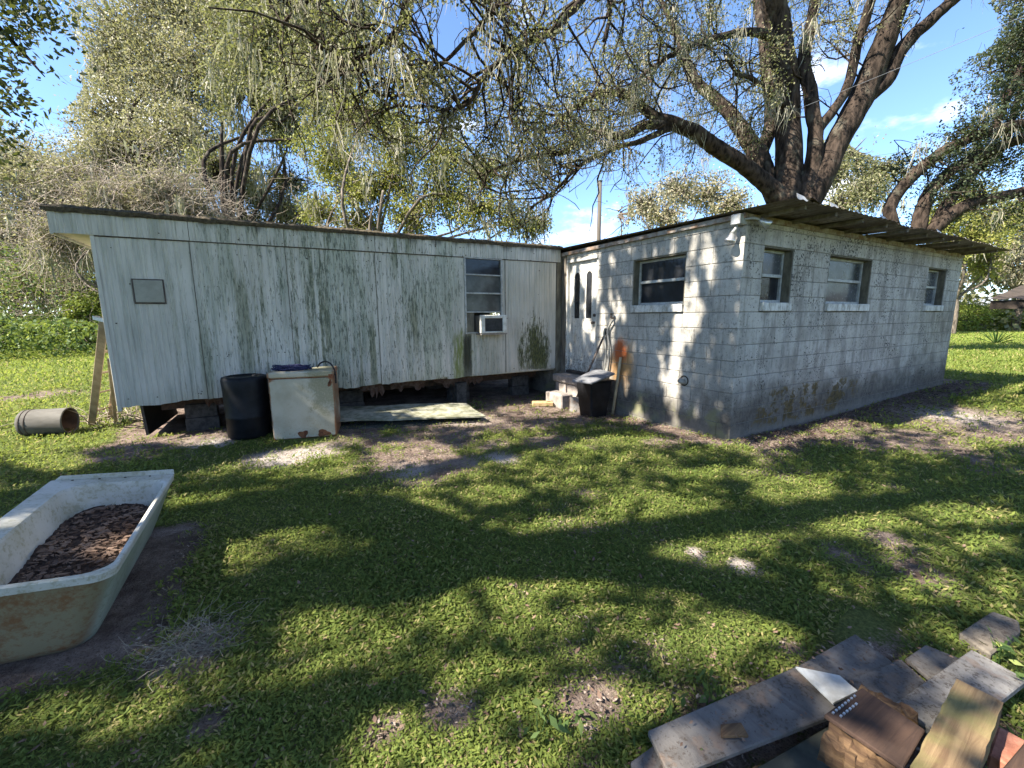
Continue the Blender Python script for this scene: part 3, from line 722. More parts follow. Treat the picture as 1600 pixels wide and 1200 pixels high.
# under the floor: beams, piers, hanging insulation, added dark skirts
for y in (4.25, 5.95): B().box((-6.4, y, .33), (-.2, y+.08, .528)).build('chassis_beam', 'steel', tr)
def pier(x, y, n=2, g_=None):
    for k in range(n):
        z = gz((x, y))-.02
        B().box((x-.2+.01*k, y-.1, z+k*.203), (x+.2-.01*k, y+.1, z+(k+1)*.203-.006)).build('pier_block', 'pier', tr, .008)
for x, y in ((-5.95, 4.3), (-3.9, 4.3), (-1.95, 4.3), (-.6, 4.3), (-6.2, 5.9), (-4, 5.9), (-1.9, 5.9)): pier(x, y)
B().box((-2.14, 3.88, gz((-2, 3.9))-.02), (-1.94, 4.07, .40)).build('pier_block', 'pier', tr, .008)
B().slab([(-6.60, 4.12, .53), (-6.56, 4.05, .04), (-6.50, 5.7, .0), (-6.60, 5.7, .53)], .03, (1, 0, 0)).build('sun_block_skirt', 'rubber', tr)  # black panel added at the end to keep sun off the piers
sk = B().box((-5.6, 6.5, -.05), (-.1, 6.53, .53)).build('back_dark_sheet', 'dark', tr)  # dark sheet added so the view under the floor ends in darkness
for xa, xb, yy, dp in ((-4.55, -3.45, 3.86, .20), (-3.3, -1.6, 4.0, .17), (-1.7, -.5, 4.1, .10), (-5.9, -4.6, 4.05, .14)):
    xs = np.linspace(xa, xb, 46); v = []; 
    for x in xs:
        d = dp*(.25+1.1*float(vnoise(np.array(x*5.0), np.array(yy), 12)))*(.6+.6*random.random()); wv = .03*math.sin(x*9)
        v += [(x, yy+wv, .55), (x+.02*random.random(), yy+wv-.02, .53-d*.5), (x+.03*random.random(), yy+wv*1.3, .53-d)]
    f = [(3*i+k, 3*(i+1)+k, 3*(i+1)+k+1, 3*i+k+1) for i in range(45) for k in range(2)]
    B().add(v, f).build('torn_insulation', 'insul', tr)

# window air conditioner
ac = empty('air_conditioner', (-1.62, TY, 1.3), 'boxy white window air conditioner jutting from the trailer window', 'air conditioner')
ax0, ax1, az0, az1 = -1.875, -1.37, 1.305, 1.615
B().box((ax0+.03, TY-.20, az0+.015), (ax1-.015, TY+.12, az1-.012)).build('housing', 'wood_grey', ac, .008)
f_ = B(); f_.box((ax0, TY-.245, az0), (ax0+.085, TY-.19, az1)).box((ax1-.075, TY-.245, az0), (ax1, TY-.19, az1)).box((ax0+.086, TY-.244, az1-.055), (ax1-.076, TY-.19, az1-.001)).box((ax0+.086, TY-.244, az0+.001), (ax1-.076, TY-.19, az0+.03))
f_.build('front_frame', 'white_plastic', ac, .008)
gl = B().box((ax0+.08, TY-.215, az0+.025), (ax1-.07, TY-.205, az1-.05)).build('grille', 'grille', ac)
for k in range(9):
    z = az0+.045+k*.0255; B().box((ax0+.087, TY-.228, z), (ax1-.077, TY-.216, z+.009)).build('louvre', 'grille', gl)
B().box((ax0+.02, TY-.225, az0-.028), (ax1+.02, TY-.0, az0-.004)).build('bracket', 'rustmetal', ac)

# ------------------------------------------------------------------ things against the trailer
dc = (-5.335, 3.285); z0 = gz(dc)-.02
dr_ = empty('drum', (*dc, z0), 'black plastic drum standing against the trailer beside the freezer', 'drum')
H = .80
B().lathe([(.0, .0), (.235, 0), (.25, .03), (.252, .26), (.258, .275), (.252, .29), (.256, .60), (.262, .75), (.25, .79), (.20, H), (.19, H-.02), (0, H-.02)], 36, (*dc, z0)).build('shell', 'drum', dr_, smooth=True)
for a in (.6, 3.6):
    B().lathe([(.0, .012), (.03, .012), (.034, 0)], 12, (dc[0]+.14*math.cos(a), dc[1]+.14*math.sin(a), z0+H-.019)).build('bung', 'rubber', dr_)
u_ = -.226
fz = gz((-4.65, 3.1))-.012
FC = np.array([-5.068, 2.965]); fu = np.array([math.cos(u_), math.sin(u_)]); fv = np.array([-math.sin(u_), math.cos(u_)])
fw, fdp = .765, .56; cc = FC+fu*fw/2+fv*fdp/2
fr_ = empty('chest_freezer', (cc[0], cc[1], fz), 'rusting cream enamel chest freezer with closed lid', 'freezer', rz=u_)
def local(o, root, mat=None):
    o.parent = root; o.matrix_parent_inverse = Matrix.Identity(4); return o
local(B().box((-fw/2, -fdp/2, 0), (fw/2, fdp/2, .80)).build('cabinet', 'enamel', None, .012), fr_)
lid = local(B().box((-fw/2-.008, -fdp/2-.012, .812), (fw/2+.008, fdp/2+.005, .885)).build('lid', 'enamel', None, .014), fr_)
local(B().box((-fw/2+.01, -fdp/2+.004, .798), (fw/2-.01, fdp/2-.01, .814)).build('gasket', 'rust', None), fr_)
def blotch(x, z, rx, rz_):
    pts = []
    for k in range(18):
        a = 2*math.pi*k/18; r = 1+.22*math.sin(3*a+x*9)+.12*random.uniform(-1, 1); pts.append((x+rx*r*math.cos(a), -fdp/2-.0035, max(.004, z+rz_*r*math.sin(a))))
    return B().add(pts, [tuple(range(17, -1, -1))])
for x, z, a, b in ((-.03, .055, .055, .055), (.22, .05, .075, .05)): local(blotch(x, z, a, b).build('rust_hole', 'rust', None), fr_)
for k in range(3): local(blotch(.35-.01*k, .74-.02*k, .018, .03).build('rust_patch', 'rust', None), fr_)
local(B().box((fw/2-.05, -fdp/2-.022, .785), (fw/2+.006, -fdp/2-.0125, .84)).build('latch', 'rust', None, .003), fr_)
def fw_pt(x, y, z): return np.array([cc[0], cc[1], fz])+np.array([*(fu*x+fv*y), z])
rp = B()
for s_ in range(26):
    r0 = random.uniform(0, 6.28); a, b = random.uniform(.07, .20), random.uniform(.025, .085); ox, oy = random.uniform(-.10, .08), random.uniform(-.05, .03)
    pts = []
    for k in range(22):
        t = r0+k*.32; pts.append(fw_pt(-.13+ox+a*math.cos(t), -.08+oy+b*math.sin(t), .892+s_*.0021+.010*math.sin(3*t+s_)+.004))
    rp.tube(pts, .0062, 5)
tag(rp.build('rope_bundle', 'rope', None, smooth=True), 'navy blue rope heaped on the freezer lid', 'rope')
hp = [fw_pt(.16, .05, .90), fw_pt(.20, .03, .955), fw_pt(.27, 0, .98), fw_pt(.34, -.06, .955), fw_pt(.385, -.12, .89), fw_pt(.403, -.16, .80), fw_pt(.405, -.18, .70)]
def smooth_path(p, n=6):
    p = [np.array(q, float) for q in p]; out = []
    for i in range(len(p)-1):
        a, b, c, d = p[max(i-1, 0)], p[i], p[i+1], p[min(i+2, len(p)-1)]
        for k in range(n):
            t = k/n; out.append(.5*((2*b)+(-a+c)*t+(2*a-5*b+4*c-d)*t*t+(-a+3*b-3*c+d)*t**3))
    return out+[p[-1]]
tag(B().tube(smooth_path(hp), .011, 8).build('black_cord', 'rubber', None, smooth=True), 'black cord looped over the corner of the freezer lid', 'cord')

def pxslab(cs, th, mat, name, parent=None, bev=.004, seg=0):
    top = [onz(a, b, z) for a, b, z in cs]; return B().slab(top, th).build(name, mat, parent, bev)
def warp_sheet(c4, nx, ny, th, amp, seed, name, mat):
    A, Bq, Cq, D = [np.array(p, float) for p in c4]; v = []; r = np.random.default_rng(seed)
    for j in range(ny+1):
        for i in range(nx+1):
            s_, t = i/nx, j/ny; p = (A*(1-s_)+Bq*s_)*(1-t)+(D*(1-s_)+Cq*s_)*t
            p = p+np.array([0, 0, amp*(float(vnoise(np.array(s_*5.+seed), np.array(t*2.2+seed), seed))-.5)*2])
            if i in (0, nx) or j in (0, ny): p[:2] += r.uniform(-.012, .012, 2)
            v.append(p)
    W = nx+1; n0 = len(v); v += [p-np.array([0, 0, th]) for p in v]
    f = [(j*W+i, j*W+i+1, (j+1)*W+i+1, (j+1)*W+i) for j in range(ny) for i in range(nx)]
    f += [tuple(n0+k for k in q[::-1]) for q in f]
    for i in range(nx): f += [(i, i+n0, i+1+n0, i+1), (ny*W+i+1, ny*W+i+1+n0, ny*W+i+n0, ny*W+i)]
    for j in range(ny): f += [((j+1)*W, (j+1)*W+n0, j*W+n0, j*W), (j*W+nx, j*W+nx+n0, (j+1)*W+nx+n0, (j+1)*W+nx)]
    return B().add(v, f).build(name, mat, None)
tag(warp_sheet([onz(505, 659, .11), onz(758, 652, .075), onz(728, 629, .16), onz(505, 634, .20)], 24, 5, .022, .03, 3, 'pale_sheet', 'panel_pale'), 'pale green-stained panel with a broken edge lying beside the freezer', 'panel')
tag(warp_sheet([onz(500, 672, .015), onz(752, 656, .015), onz(745, 641, .035), onz(500, 648, .05)], 20, 4, .02, .012, 5, 'dark_sheet', 'panel_dark'), 'thin dark sheet on the soil underneath the pale panel', 'panel')

# barrel on its side
bc = np.array([-7.79, 4.99]); bzc = gz(bc)+.185; ba = math.atan2(-.22, .97)
br = empty('barrel', (bc[0], bc[1], gz(bc)), 'grey open-ended barrel lying on its side at the lawn edge', 'barrel', rz=ba)
X90 = Matrix.Translation((0, 0, .185)) @ Matrix.Rotation(math.pi/2, 4, 'Y')
local(B().lathe([(.0, -.25), (.165, -.25), (.178, -.24), (.182, -.21), (.180, .23), (.186, .24), (.186, .255), (.172, .255), (.170, .23)], 30).build('shell', 'fibre', None, smooth=True, xf=X90), br)
local(B().lathe([(.170, .235), (.168, -.21), (.0, -.215)], 30).build('inside', 'barrel_in', None, smooth=True, xf=X90), br)
for z in (-.205, -.15): local(B().lathe([(.1815, z-.008), (.188, z-.004), (.188, z+.004), (.1815, z+.008)], 30).build('hoop', 'handle_dark', None, xf=X90), br)

# wooden step ladder leaning at the trailer's end
ft = np.array([*onz(143, 666)[:2], 0.0]); ft[2] = gz(ft)
tp = onx(163, 497, -6.73)
ld = empty('ladder', tuple(ft), 'weathered wooden ladder leaning at the trailer end wall', 'ladder')
ax = tp-ft; side = np.array([.12, .40, 0.0]); 
def bar(p, q, w, t, wd_=None):
    p, q = np.array(p, float), np.array(q, float); a = q-p; a /= np.linalg.norm(a)
    s_ = np.array(wd_ if wd_ is not None else (1, 0, 0), float); s_ -= a*(s_@a); s_ /= np.linalg.norm(s_); n = np.cross(a, s_)
    c = [p+s_*i*w/2+n*j*t/2 for i, j in ((-1, -1), (1, -1), (1, 1), (-1, 1))]+[q+s_*i*w/2+n*j*t/2 for i, j in ((-1, -1), (1, -1), (1, 1), (-1, 1))]
    return B().add(c, [(0, 3, 2, 1), (4, 5, 6, 7), (0, 1, 5, 4), (1, 2, 6, 5), (2, 3, 7, 6), (3, 0, 4, 7)])
bar(ft, tp, .085, .030, (1, -.2, 0)).build('rail', 'lad_wood', ld, .004)
bar(ft+side, tp+side*.8, .085, .030, (1, -.2, 0)).build('rail', 'lad_wood', ld, .004)
for k in range(5):
    t = .16+k*.19; bar(ft+ax*t, ft+side+(tp+side*.8-ft-side)*t, .085, .022, (1, 0, .3)).build('tread', 'lad_wood', ld, .003)
bar(ft+np.array([.26, .06, 0]), tp+np.array([-.02, .02, -.5]), .04, .022, (1, -.2, 0)).build('back_stay', 'lad_wood', ld, .003)
B().slab([tp+np.array(q) for q in ((-.10, -.03, .03), (.02, -.05, -.01), (.03, .10, -.01), (-.09, .12, .03))], .05).build('bracket', 'alu', ld, .004)

# ------------------------------------------------------------------ things by the entrance
st = empty('entrance_steps', (-.25, 3.05, gz((-.3, 3.0))), 'worn concrete block steps under the entrance door', 'steps')
zg = gz((-.3, 3))-.06
B().box((-.34, 2.68, .36), (-.035, 3.44, .497)).build('upper_step', 'concrete_pink', st, .018)
for y in (2.70, 3.07): B().box((-.30, y, zg), (-.04, y+.33, .354)).build('riser_block', 'concrete_pink', st, .014)
B().box((-.60, 2.78, zg), (-.345, 3.30, .20)).build('lower_step', 'concrete_pink', st, .018)
pb = onz(866, 629, .03)
tag(B().box((-.19, -.09, 0), (.19, .09, .075)).build('loose_paver', 'ochre_block', None, .01, xf=Matrix.Translation((-.78, 3.12, gz((-.78, 3.12))-.006)) @ Matrix.Rotation(-.5, 4, 'Z')), 'ochre paver lying on the soil in front of the entrance steps', 'paver')

bn = empty('waste_bin', (-.42, 2.14, gz((-.42, 2.14))), 'black tapered bin standing by the block wall under a grey board', 'bin')
zb_ = gz((-.42, 2.14))-.015
def frust(c, a, b, z0, z1, ins=0): 
    return [(c[0]-a, c[1]-b, z0), (c[0]+a, c[1]-b, z0), (c[0]+a, c[1]+b, z0), (c[0]-a, c[1]+b, z0)]
bb = B(); lo = frust((-.42, 2.14), .165, .15, zb_, 0); hi = frust((-.42, 2.14), .225, .20, .54, 0); bb.add(lo+hi, [(0, 3, 2, 1), (0, 1, 5, 4), (1, 2, 6, 5), (2, 3, 7, 6), (3, 0, 4, 7), (4, 5, 6, 7)])
bb.build('body', 'bin', bn, .02)
rm = B().box((-.66, 1.925, .535), (-.18, 2.355, .556)); rm.build('rim', 'bin', bn, .006)
tag(B().slab([(-.96, 2.03, .605), (-.85, 1.69, .600), (-.13, 1.96, .665), (-.17, 2.40, .70)], .035).build('grey_board', 'lid_board', None, .01), 'grey rounded board resting across the top of the black bin', 'board')
tp_ = onx(945.5, 521, -.03); bt = np.array([-.50, 2.50, gz((-.5, 2.5))])
sv = empty('shovel', tuple(bt), 'dark-handled tool leaning on the block wall behind the bin', 'tool')
B().tube([tp_, bt+np.array([0, 0, .22])], [.017, .019], 10).build('handle', 'handle_dark', sv, smooth=True)
B().tube([tp_, tp_+(tp_-bt)*.06], [.02, .024], 10).build('grip', 'rubber', sv)
B().slab([bt+np.array(q) for q in ((-.09, .06, .26), (.07, -.10, .26), (.05, -.09, .0), (-.02, -.02, -.02), (-.10, .05, .0))], .012, (.6, .6, .2)).build('blade', 'rustmetal', sv)
hs = empty('garden_hose', (-.03, 2.28, .0), 'grey hose hanging from a tap on the block wall by the door', 'hose')
pa = [onx(x, y, -.05) for x, y in ((958, 500), (951, 511), (949, 520), (951, 535), (952, 552), (950, 572), (947, 592), (946, 610), (947, 628))]+[onx(948, 640, -.07)]
B().tube(smooth_path(pa, 4), .017, 8).build('outer_run', 'hose', hs, smooth=True)
pa2 = [p+np.array([-.03, .05, -.02]) for p in pa[1:-1]]; B().tube(smooth_path(pa2, 4), .015, 8).build('inner_run', 'hose', hs, smooth=True)
q = onx(960, 497, 0.0); B().tube([q, q+np.array([-.07, 0, 0])], .016, 8).build('tap_stem', 'rustmetal', hs); B().tube([q+np.array([-.07, 0, .0]), q+np.array([-.075, 0, .07])], [.02, .012], 8).build('tap_body', 'handle_dark', hs); B().lathe([(.0, .01), (.034, .008), (.034, 0), (0, -.004)], 12, tuple(q+np.array([-.075, 0, .075]))).build('tap_handle', 'handle_dark', hs)
sb_ = onz(962, 643); stp = onx(970, 558, -.03)
sb_ = np.array([-.10, 2.02, gz((-.1, 2.02))-.005])
tag(B().tube([sb_, sb_*.5+stp*.5, stp], [.026, .025, .023], 10).build('wooden_handle', 'stick', None, smooth=True), 'pale tan wooden handle leaning on the rust-stained block wall', 'pole')

# ------------------------------------------------------------------ bathtub with soil
TB = np.array([-6.115, .125]); tzb = gz(TB)
tub = empty('bathtub', (TB[0], TB[1], tzb), 'cast-off white bathtub with rusty end used as a planter on the lawn', 'bathtub')
TL = Matrix.Translation((TB[0], TB[1], tzb)) @ Matrix.Rotation(.125, 4, 'Y')       # tipped: left rim higher
tub.rotation_euler = (0, .125, 0); bpy.context.view_layer.update()
def rrect(hx, hy, r4, n=6, cx=0, cy=0):
    """rounded rectangle, corners in order (-,-),(+,-),(+,+),(-,+)"""
    pts = []
    for (sx, sy), r, a0 in zip(((-1, -1), (1, -1), (1, 1), (-1, 1)), r4, (math.pi, 1.5*math.pi, 0, .5*math.pi)):
        for k in range(n+1):
            a = a0+.5*math.pi*k/n; pts.append((cx+sx*(hx-r)+r*math.cos(a), cy+sy*(hy-r)+r*math.sin(a)))
    return pts
def loft(rings, closed_end=None):
    n = len(rings[0]); v = [p for r in rings for p in r]
    f = [(i*n+k, i*n+(k+1) % n, (i+1)*n+(k+1) % n, (i+1)*n+k) for i in range(len(rings)-1) for k in range(n)]
    if closed_end: f.append(tuple(range((len(rings)-1)*n, len(rings)*n)))
    return B().add(v, f)
hx, hy, ZR = .34, .735, .45
def ring(a, b, r4, z, cx=0, cy=0): return [(x, y, z) for x, y in rrect(a, b, r4, 7, cx, cy)]
out = loft([ring(hx-.012, hy-.012, (.05, .10, .012, .012), ZR-.045), ring(hx-.022, hy-.03, (.06, .12, .015, .015), ZR-.10), ring(hx-.075, hy-.08, (.07, .11, .04, .04), .14), ring(hx-.10, hy-.11, (.08, .11, .05, .05), .05), ring(hx-.12, hy-.13, (.08, .10, .06, .06), .01), ring(hx-.17, hy-.18, (.08, .08, .06, .06), -.01)], True)
local(out.build('outer_shell', 'tub_out', None, smooth=True), tub)
rim = loft([ring(hx-.012, hy-.012, (.05, .10, .012, .012), ZR-.046), ring(hx, hy, (.05, .09, .012, .012), ZR-.04), ring(hx, hy, (.05, .09, .012, .012), ZR-.006), ring(hx-.006, hy-.006, (.05, .09, .012, .012), ZR),
            ring(.272, .662, (.16, .12, .08, .16), ZR-.002, .048, -.045), ring(.262, .652, (.16, .12, .08, .16), ZR-.016, .048, -.045)])
local(rim.build('rim', 'tub_in', None), tub)
ins = loft([ring(.262, .652, (.16, .12, .08, .16), ZR-.016, .048, -.045), ring(.235, .628, (.16, .12, .08, .17), ZR-.12, .052, -.04), ring(.195, .585, (.15, .13, .10, .17), .17, .055, -.03), ring(.14, .50, (.12, .12, .10, .13), .11, .05, -.03)], True)
local(ins.build('basin', 'tub_in', None, .0, True), tub)
fb = B().slab([(-hx+.02, hy-.004, ZR-.004), (hx, hy-.004, ZR-.004), (hx-.005, hy-.004, ZR+.035), (-hx+.05, hy-.004, ZR+.028)], .010, (0, 1, 0)); local(fb.build('end_flange', 'tub_in', None, .002), tub)
for k in range(4): local(B().lathe([(.0, .003), (.006, .003), (.008, 0)], 8, (-.22+k*.14, hy-.03, ZR+.001)).build('screw_hole', 'dark', None), tub)
TM = Matrix.LocRotScale(tub.location, tub.rotation_euler, None)
# soil surface inside (rises towards the far end)
def soilz(x, y): return .265+.035*(y+.1)/.6+.03*(float(vnoise(np.array(x*7.+3), np.array(y*7.+1), 14))-.5)
v = []; f = []; W = 30; Hh = 60
for j in range(Hh+1):
    for i in range(W+1):
        s_, t = i/W*2-1, j/Hh*2-1
        y = t*.625-.03; x = .050+s_*.228*math.sqrt(max(0, 1-(abs(t)**5)))
        v.append(TM @ Vector((x, y, soilz(x, y)+.018*(random.random()-.5))))
f = [(j*(W+1)+i, j*(W+1)+i+1, (j+1)*(W+1)+i+1, (j+1)*(W+1)+i) for j in range(Hh) for i in range(W)]
soil = B().add(v, f).build('soil', 'mulch', None, smooth=False); tag(soil, 'dark soil and bark mulch filling the bathtub', 'soil', kind='stuff')
ch = B()
for k in range(620):
    t = random.uniform(-.95, .95); x = .055+random.uniform(-1, 1)*.19*math.sqrt(1-abs(t)**5); y = t*.58-.03
    L_ = random.uniform(.005, .024)*(1 if k % 12 else 1.7); w_ = L_*random.uniform(.25, .6); a = random.uniform(0, 6.28); c = Vector((x, y, soilz(x, y)+.012+random.uniform(0, .008)))
    tl = random.uniform(-.3, .3); d = Vector((math.cos(a), math.sin(a), tl)); e_ = Vector((-math.sin(a), math.cos(a), random.uniform(-.3, .3)))
    ch.slab([TM @ (c+d*L_*i+e_*w_*j) for i, j in ((-1, -.6), (.8, -1), (1, .5), (-.7, 1))], .004)
cho = ch.build('bark_chips', 'chip', soil); tag(cho, kind='stuff')

# ------------------------------------------------------------------ board pile
G_P = 'grey boards in the scrap pile'
def board(cs, th, mat, label, group=None, name='board', cat='board', bev=.004):
    return tag(pxslab(cs, th, mat, name, None, bev), label, cat, group)
board([(1012, 1141, .105), (1047, 1214, .105), (1366, 1092, .115), (1266, 1031, .115)], .022, 'board_grey', 'long grey composite board with a straight saw cut on top of the scrap pile edge')
board([(985, 1190, .055), (1015, 1262, .055), (1085, 1235, .06), (1040, 1150, .06)], .02, 'board_grey', 'short grey board end poking from under the long grey board')
board([(1225, 1052, .07), (1330, 1085, .07), (1397, 1036, .07), (1336, 990, .07)], .02, 'board_grey', 'brown-stained grey board under the white tile shard')
board([(1324, 1062, .092), (1390, 1125, .092), (1455, 1072, .092), (1408, 1029, .092)], .02, 'board_grey', 'dark grey board between the tile shard and the pale board')
board([(1415, 1028, .055), (1460, 1066, .055), (1505, 1030, .055), (1446, 1007, .055)], .02, 'board_grey', 'small grey board half grown over by grass behind the pale board')
board([(1395, 1100, .12), (1482, 1158, .12), (1606, 1062, .125), (1518, 1014, .125)], .03, 'board_light', 'pale grey board with a sunlit end in the scrap pile')
board([(1110, 1240, .05), (1240, 1300, .05), (1420, 1180, .055), (1300, 1130, .055)], .03, 'panel_dark', 'dark grey plank under the rotten timber')
board([(1243, 1041, .145), (1302, 1098, .145), (1340, 1079, .150), (1312, 1055, .150)], .010, 'tile', 'broken white tile shard lying on the grey boards', None, 'tile_shard', 'tile', .001)
board([(1498, 988, .05), (1548, 1022, .05), (1595, 985, .055), (1592, 969, .055), (1550, 954, .055)], .07, 'slab', 'rough concrete slab half sunk in grass behind the boards', None, 'concrete_slab', 'slab', .008)
def pxbox(p0, p1, w, h, mat, name, label, cat, rough=.012, tip=0.0):
    """a squared timber between two axis points (top face centre line)"""
    p0, p1 = np.array(p0, float), np.array(p1, float); a = p1-p0; L = np.linalg.norm(a); a /= L
    s_ = np.cross(a, (0, 0, 1.)); s_ /= np.linalg.norm(s_); n = np.cross(s_, a)
    nn = 14; v = []; r = np.random.default_rng(int(L*1000))
    for i in range(nn+1):
        t = i/nn; c = p0+a*L*t
        k = 1.0 if t < .9 or not tip else 1-tip*(t-.9)/.1
        for (u, q) in ((-1, 0), (-.33, .0), (.33, .0), (1, 0), (1, -.5), (1, -1), (0, -1), (-1, -1), (-1, -.5)):
            v.append(tuple(s_*u*w/2*k+n*q*h+c+r.uniform(-rough, rough, 3)*.35))
    m = 9; f = [(i*m+k, i*m+(k+1) % m, (i+1)*m+(k+1) % m, (i+1)*m+k) for i in range(nn) for k in range(m)]+[tuple(range(m-1, -1, -1)), tuple(range(nn*m, nn*m+m))]
    mx = Matrix(((a[0], s_[0], n[0], p0[0]), (a[1], s_[1], n[1], p0[1]), (a[2], s_[2], n[2], p0[2]), (0, 0, 0, 1))); inv = mx.inverted()
    o = B().add([tuple(inv @ Vector(q)) for q in v], f).build(name, mat, None); o.matrix_world = mx
    return tag(o, label, cat)
pxbox(onz(1465, 1225, .25), onz(1530, 1078, .25), .115, .10, 'timber', 'timber_post', 'squared weathered timber post with mossy end lying on the boards', 'timber', .006)
pxbox(onz(1290, 1140, .20), onz(1415, 1225, .20), .085, .085, 'chunk', 'wood_offcut', 'rotten split timber offcut under the front of the plywood', 'timber', .02)
pxbox(onz(1345, 1076, .20), onz(1436, 1122, .20), .05, .085, 'chunk', 'wood_offcut', 'rotten timber offcut poking out behind the plywood', 'timber', .018)
ply = tag(pxslab([(1288, 1116, .222), (1412, 1200, .232), (1446, 1140, .232), (1347, 1074, .222)], .016, 'ply', 'plywood', None, .003), 'dark brown stapled plywood piece on top of the scrap pile', 'plywood')
for r_, (k0, dv) in enumerate(((0, 0), (1, .35))):
    for k in range(8-r_*2):
        t = k/8; x = 1302+t*38+(12 if r_ else 0); y = 1114-t*30+(5 if r_ else 0); c = onz(x, y, .226)
        B().box(tuple(c-np.array([.005, .003, .002])), tuple(c+np.array([.005, .003, .003]))).build('staple', 'alu', ply)
board([(1545, 1176, .10), (1583, 1200, .10), (1606, 1158, .10), (1560, 1133, .10)], .06, 'brick', 'broken red brick beside the timber post', None, 'brick', 'brick', .006)
board([(1540, 1230, .12), (1620, 1260, .12), (1640, 1170, .12), (1602, 1158, .12)], .03, 'ply', 'dark brown board behind the red brick', None, 'board', 'board')
board([(1127, 1150, .1285), (1170, 1149, .1285), (1158, 1128, .1295), (1126, 1131, .1285)], .012, 'chunk', 'dark wood scrap lying on the long grey board', None, 'wood_scrap', 'scrap', .002)

# ------------------------------------------------------------------ pole, wires, neighbour's house, shed roof
pt = P(937, 283, 22.0); pz = gz(pt)
pl = empty('utility_pole', (pt[0], pt[1], pz), 'wooden utility pole rising behind the roofs', 'utility pole')
B().tube([(pt[0], pt[1], pz-.3), (pt[0]+.03, pt[1], pt[2]*.5), (pt[0]+.03, pt[1], pt[2])], [.14, .12, .10], 12).build('shaft', 'pole', pl, smooth=True)
B().lathe([(.13, 0), (.14, .02), (.0, .06)], 12, (pt[0]+.03, pt[1], pt[2])).build('cap', 'galv', pl)
for k, (dz, pe) in enumerate(((-.05, P(1640, 8, 9.0)), (-.2, P(1650, 190, 26.0)))):
    s_ = pt+np.array([.1, 0, dz]); pts = [s_*(1-t)+pe*t-np.array([0, 0, .5*4*t*(1-t)*(.3+.7*k)]) for t in np.linspace(0, 1, 24)]
    tag(B().tube(pts, .006+.003*k, 5).build('overhead_wire', 'wire', None), ['upper overhead wire crossing the blue gap from the utility pole', 'lower overhead wire running right from the utility pole'][k], 'wire')
hc = P(1545, 487, 48); hz_ = gz(hc)
hs_ = empty('neighbour_house', (hc[0], hc[1], hz_), 'distant low house with a grey roof among the trees', 'house', rz=-.45)
local(B().box((-5, -3, 0), (5, 3, 2.3)).build('wall', 'house_wall', None), hs_)
local(B().add([(-5.6, -3.6, 2.25), (5.6, -3.6, 2.25), (5.6, 3.6, 2.25), (-5.6, 3.6, 2.25), (-5.6, 0, 3.35), (5.6, 0, 3.35)], [(0, 1, 5, 4), (2, 3, 4, 5), (1, 2, 5), (3, 0, 4), (3, 2, 1, 0)]).build('roof', 'house_roof', None), hs_)
for x in (-3.2, 0, 3): 
    w_ = local(B().box((x-.6, -3.04, .9), (x+.6, -2.99, 1.9)).build('window', 'frame', None), hs_)
    o_ = local(B().box((x-.5, -3.06, 1.0), (x+.5, -3.045, 1.8)).build('pane', 'glass_dark', None), hs_)
    o_.parent = w_
sc_ = P(1547, 478, 7.0); sd = np.array([0, -1., 0]); sn = np.array([1., 0, 0.])
sh = empty('shed', (*(sc_+sd*1.5)[:2], gz(sc_)), 'dark low shed roof corner jutting in beside the lawn', 'shed')
pA = sc_+np.array([0, 0, .07]); 
bar(pA-np.array([0, 0, .055]), pA+sd*3-np.array([0, 0, .02]), .03, .14, tuple(sn)).build('eave_beam', 'dark', sh)  # near-black colour stands in for the tree shade on this beam
v = []; n = 60
for j, dd in enumerate((-.06, .6, 1.6)):
    for i in range(n): v.append(tuple(pA+sd*(i/(n-1)*3.0)+sn*dd+np.array([0, 0, .045+.16*dd+.012*math.cos(i*1.3)])))
B().add(v, [(j*n+i, j*n+i+1, (j+1)*n+i+1, (j+1)*n+i) for j in range(2) for i in range(n-1)]).build('roof_sheet', 'dark', sh)  # shade put into the sheet's colour, as on the beam
for d_, e_ in ((1.2, .1), (2.7, .1), (1.2, 1.5), (2.7, 1.5)):
    q = pA+sd*(d_+.2)+sn*e_; B().tube([(q[0], q[1], gz(q)-.1), (q[0], q[1], pA[2]-.02+.15*e_)], .045, 8).build('post', 'wood_grey', sh)

# ------------------------------------------------------------------ vegetation helpers
def unit(a): return a/(np.linalg.norm(a, axis=-1, keepdims=True)+1e-9)
def leaf_arrays(pos, size, droop=.3, wid=.27, flat=None):
    n = len(pos); a = rng.normal(size=(n, 3)); a[:, 2] -= droop
    if flat is not None: a[:, 2] *= flat
    a = unit(a); b = unit(np.cross(a, rng.normal(size=(n, 3)))); s = np.asarray(size).reshape(-1, 1)*rng.uniform(.7, 1.35, (n, 1))
    v = np.stack([pos-a*s*.5, pos+b*s*wid-a*s*.05, pos+a*s*.5, pos-b*s*wid-a*s*.05], 1).reshape(-1, 3)
    return v
def leaves(name, pos, size, mat, parent, droop=.3, wid=.27, kind=None):
    v = leaf_arrays(pos, size, droop, wid); n = len(pos)
    o = link(name, npmesh(name, v, np.arange(4*n).reshape(-1, 4), {'tint': np.repeat(rng.random(n), 4)}), mat, parent)
    if kind: o['kind'] = kind
    return o
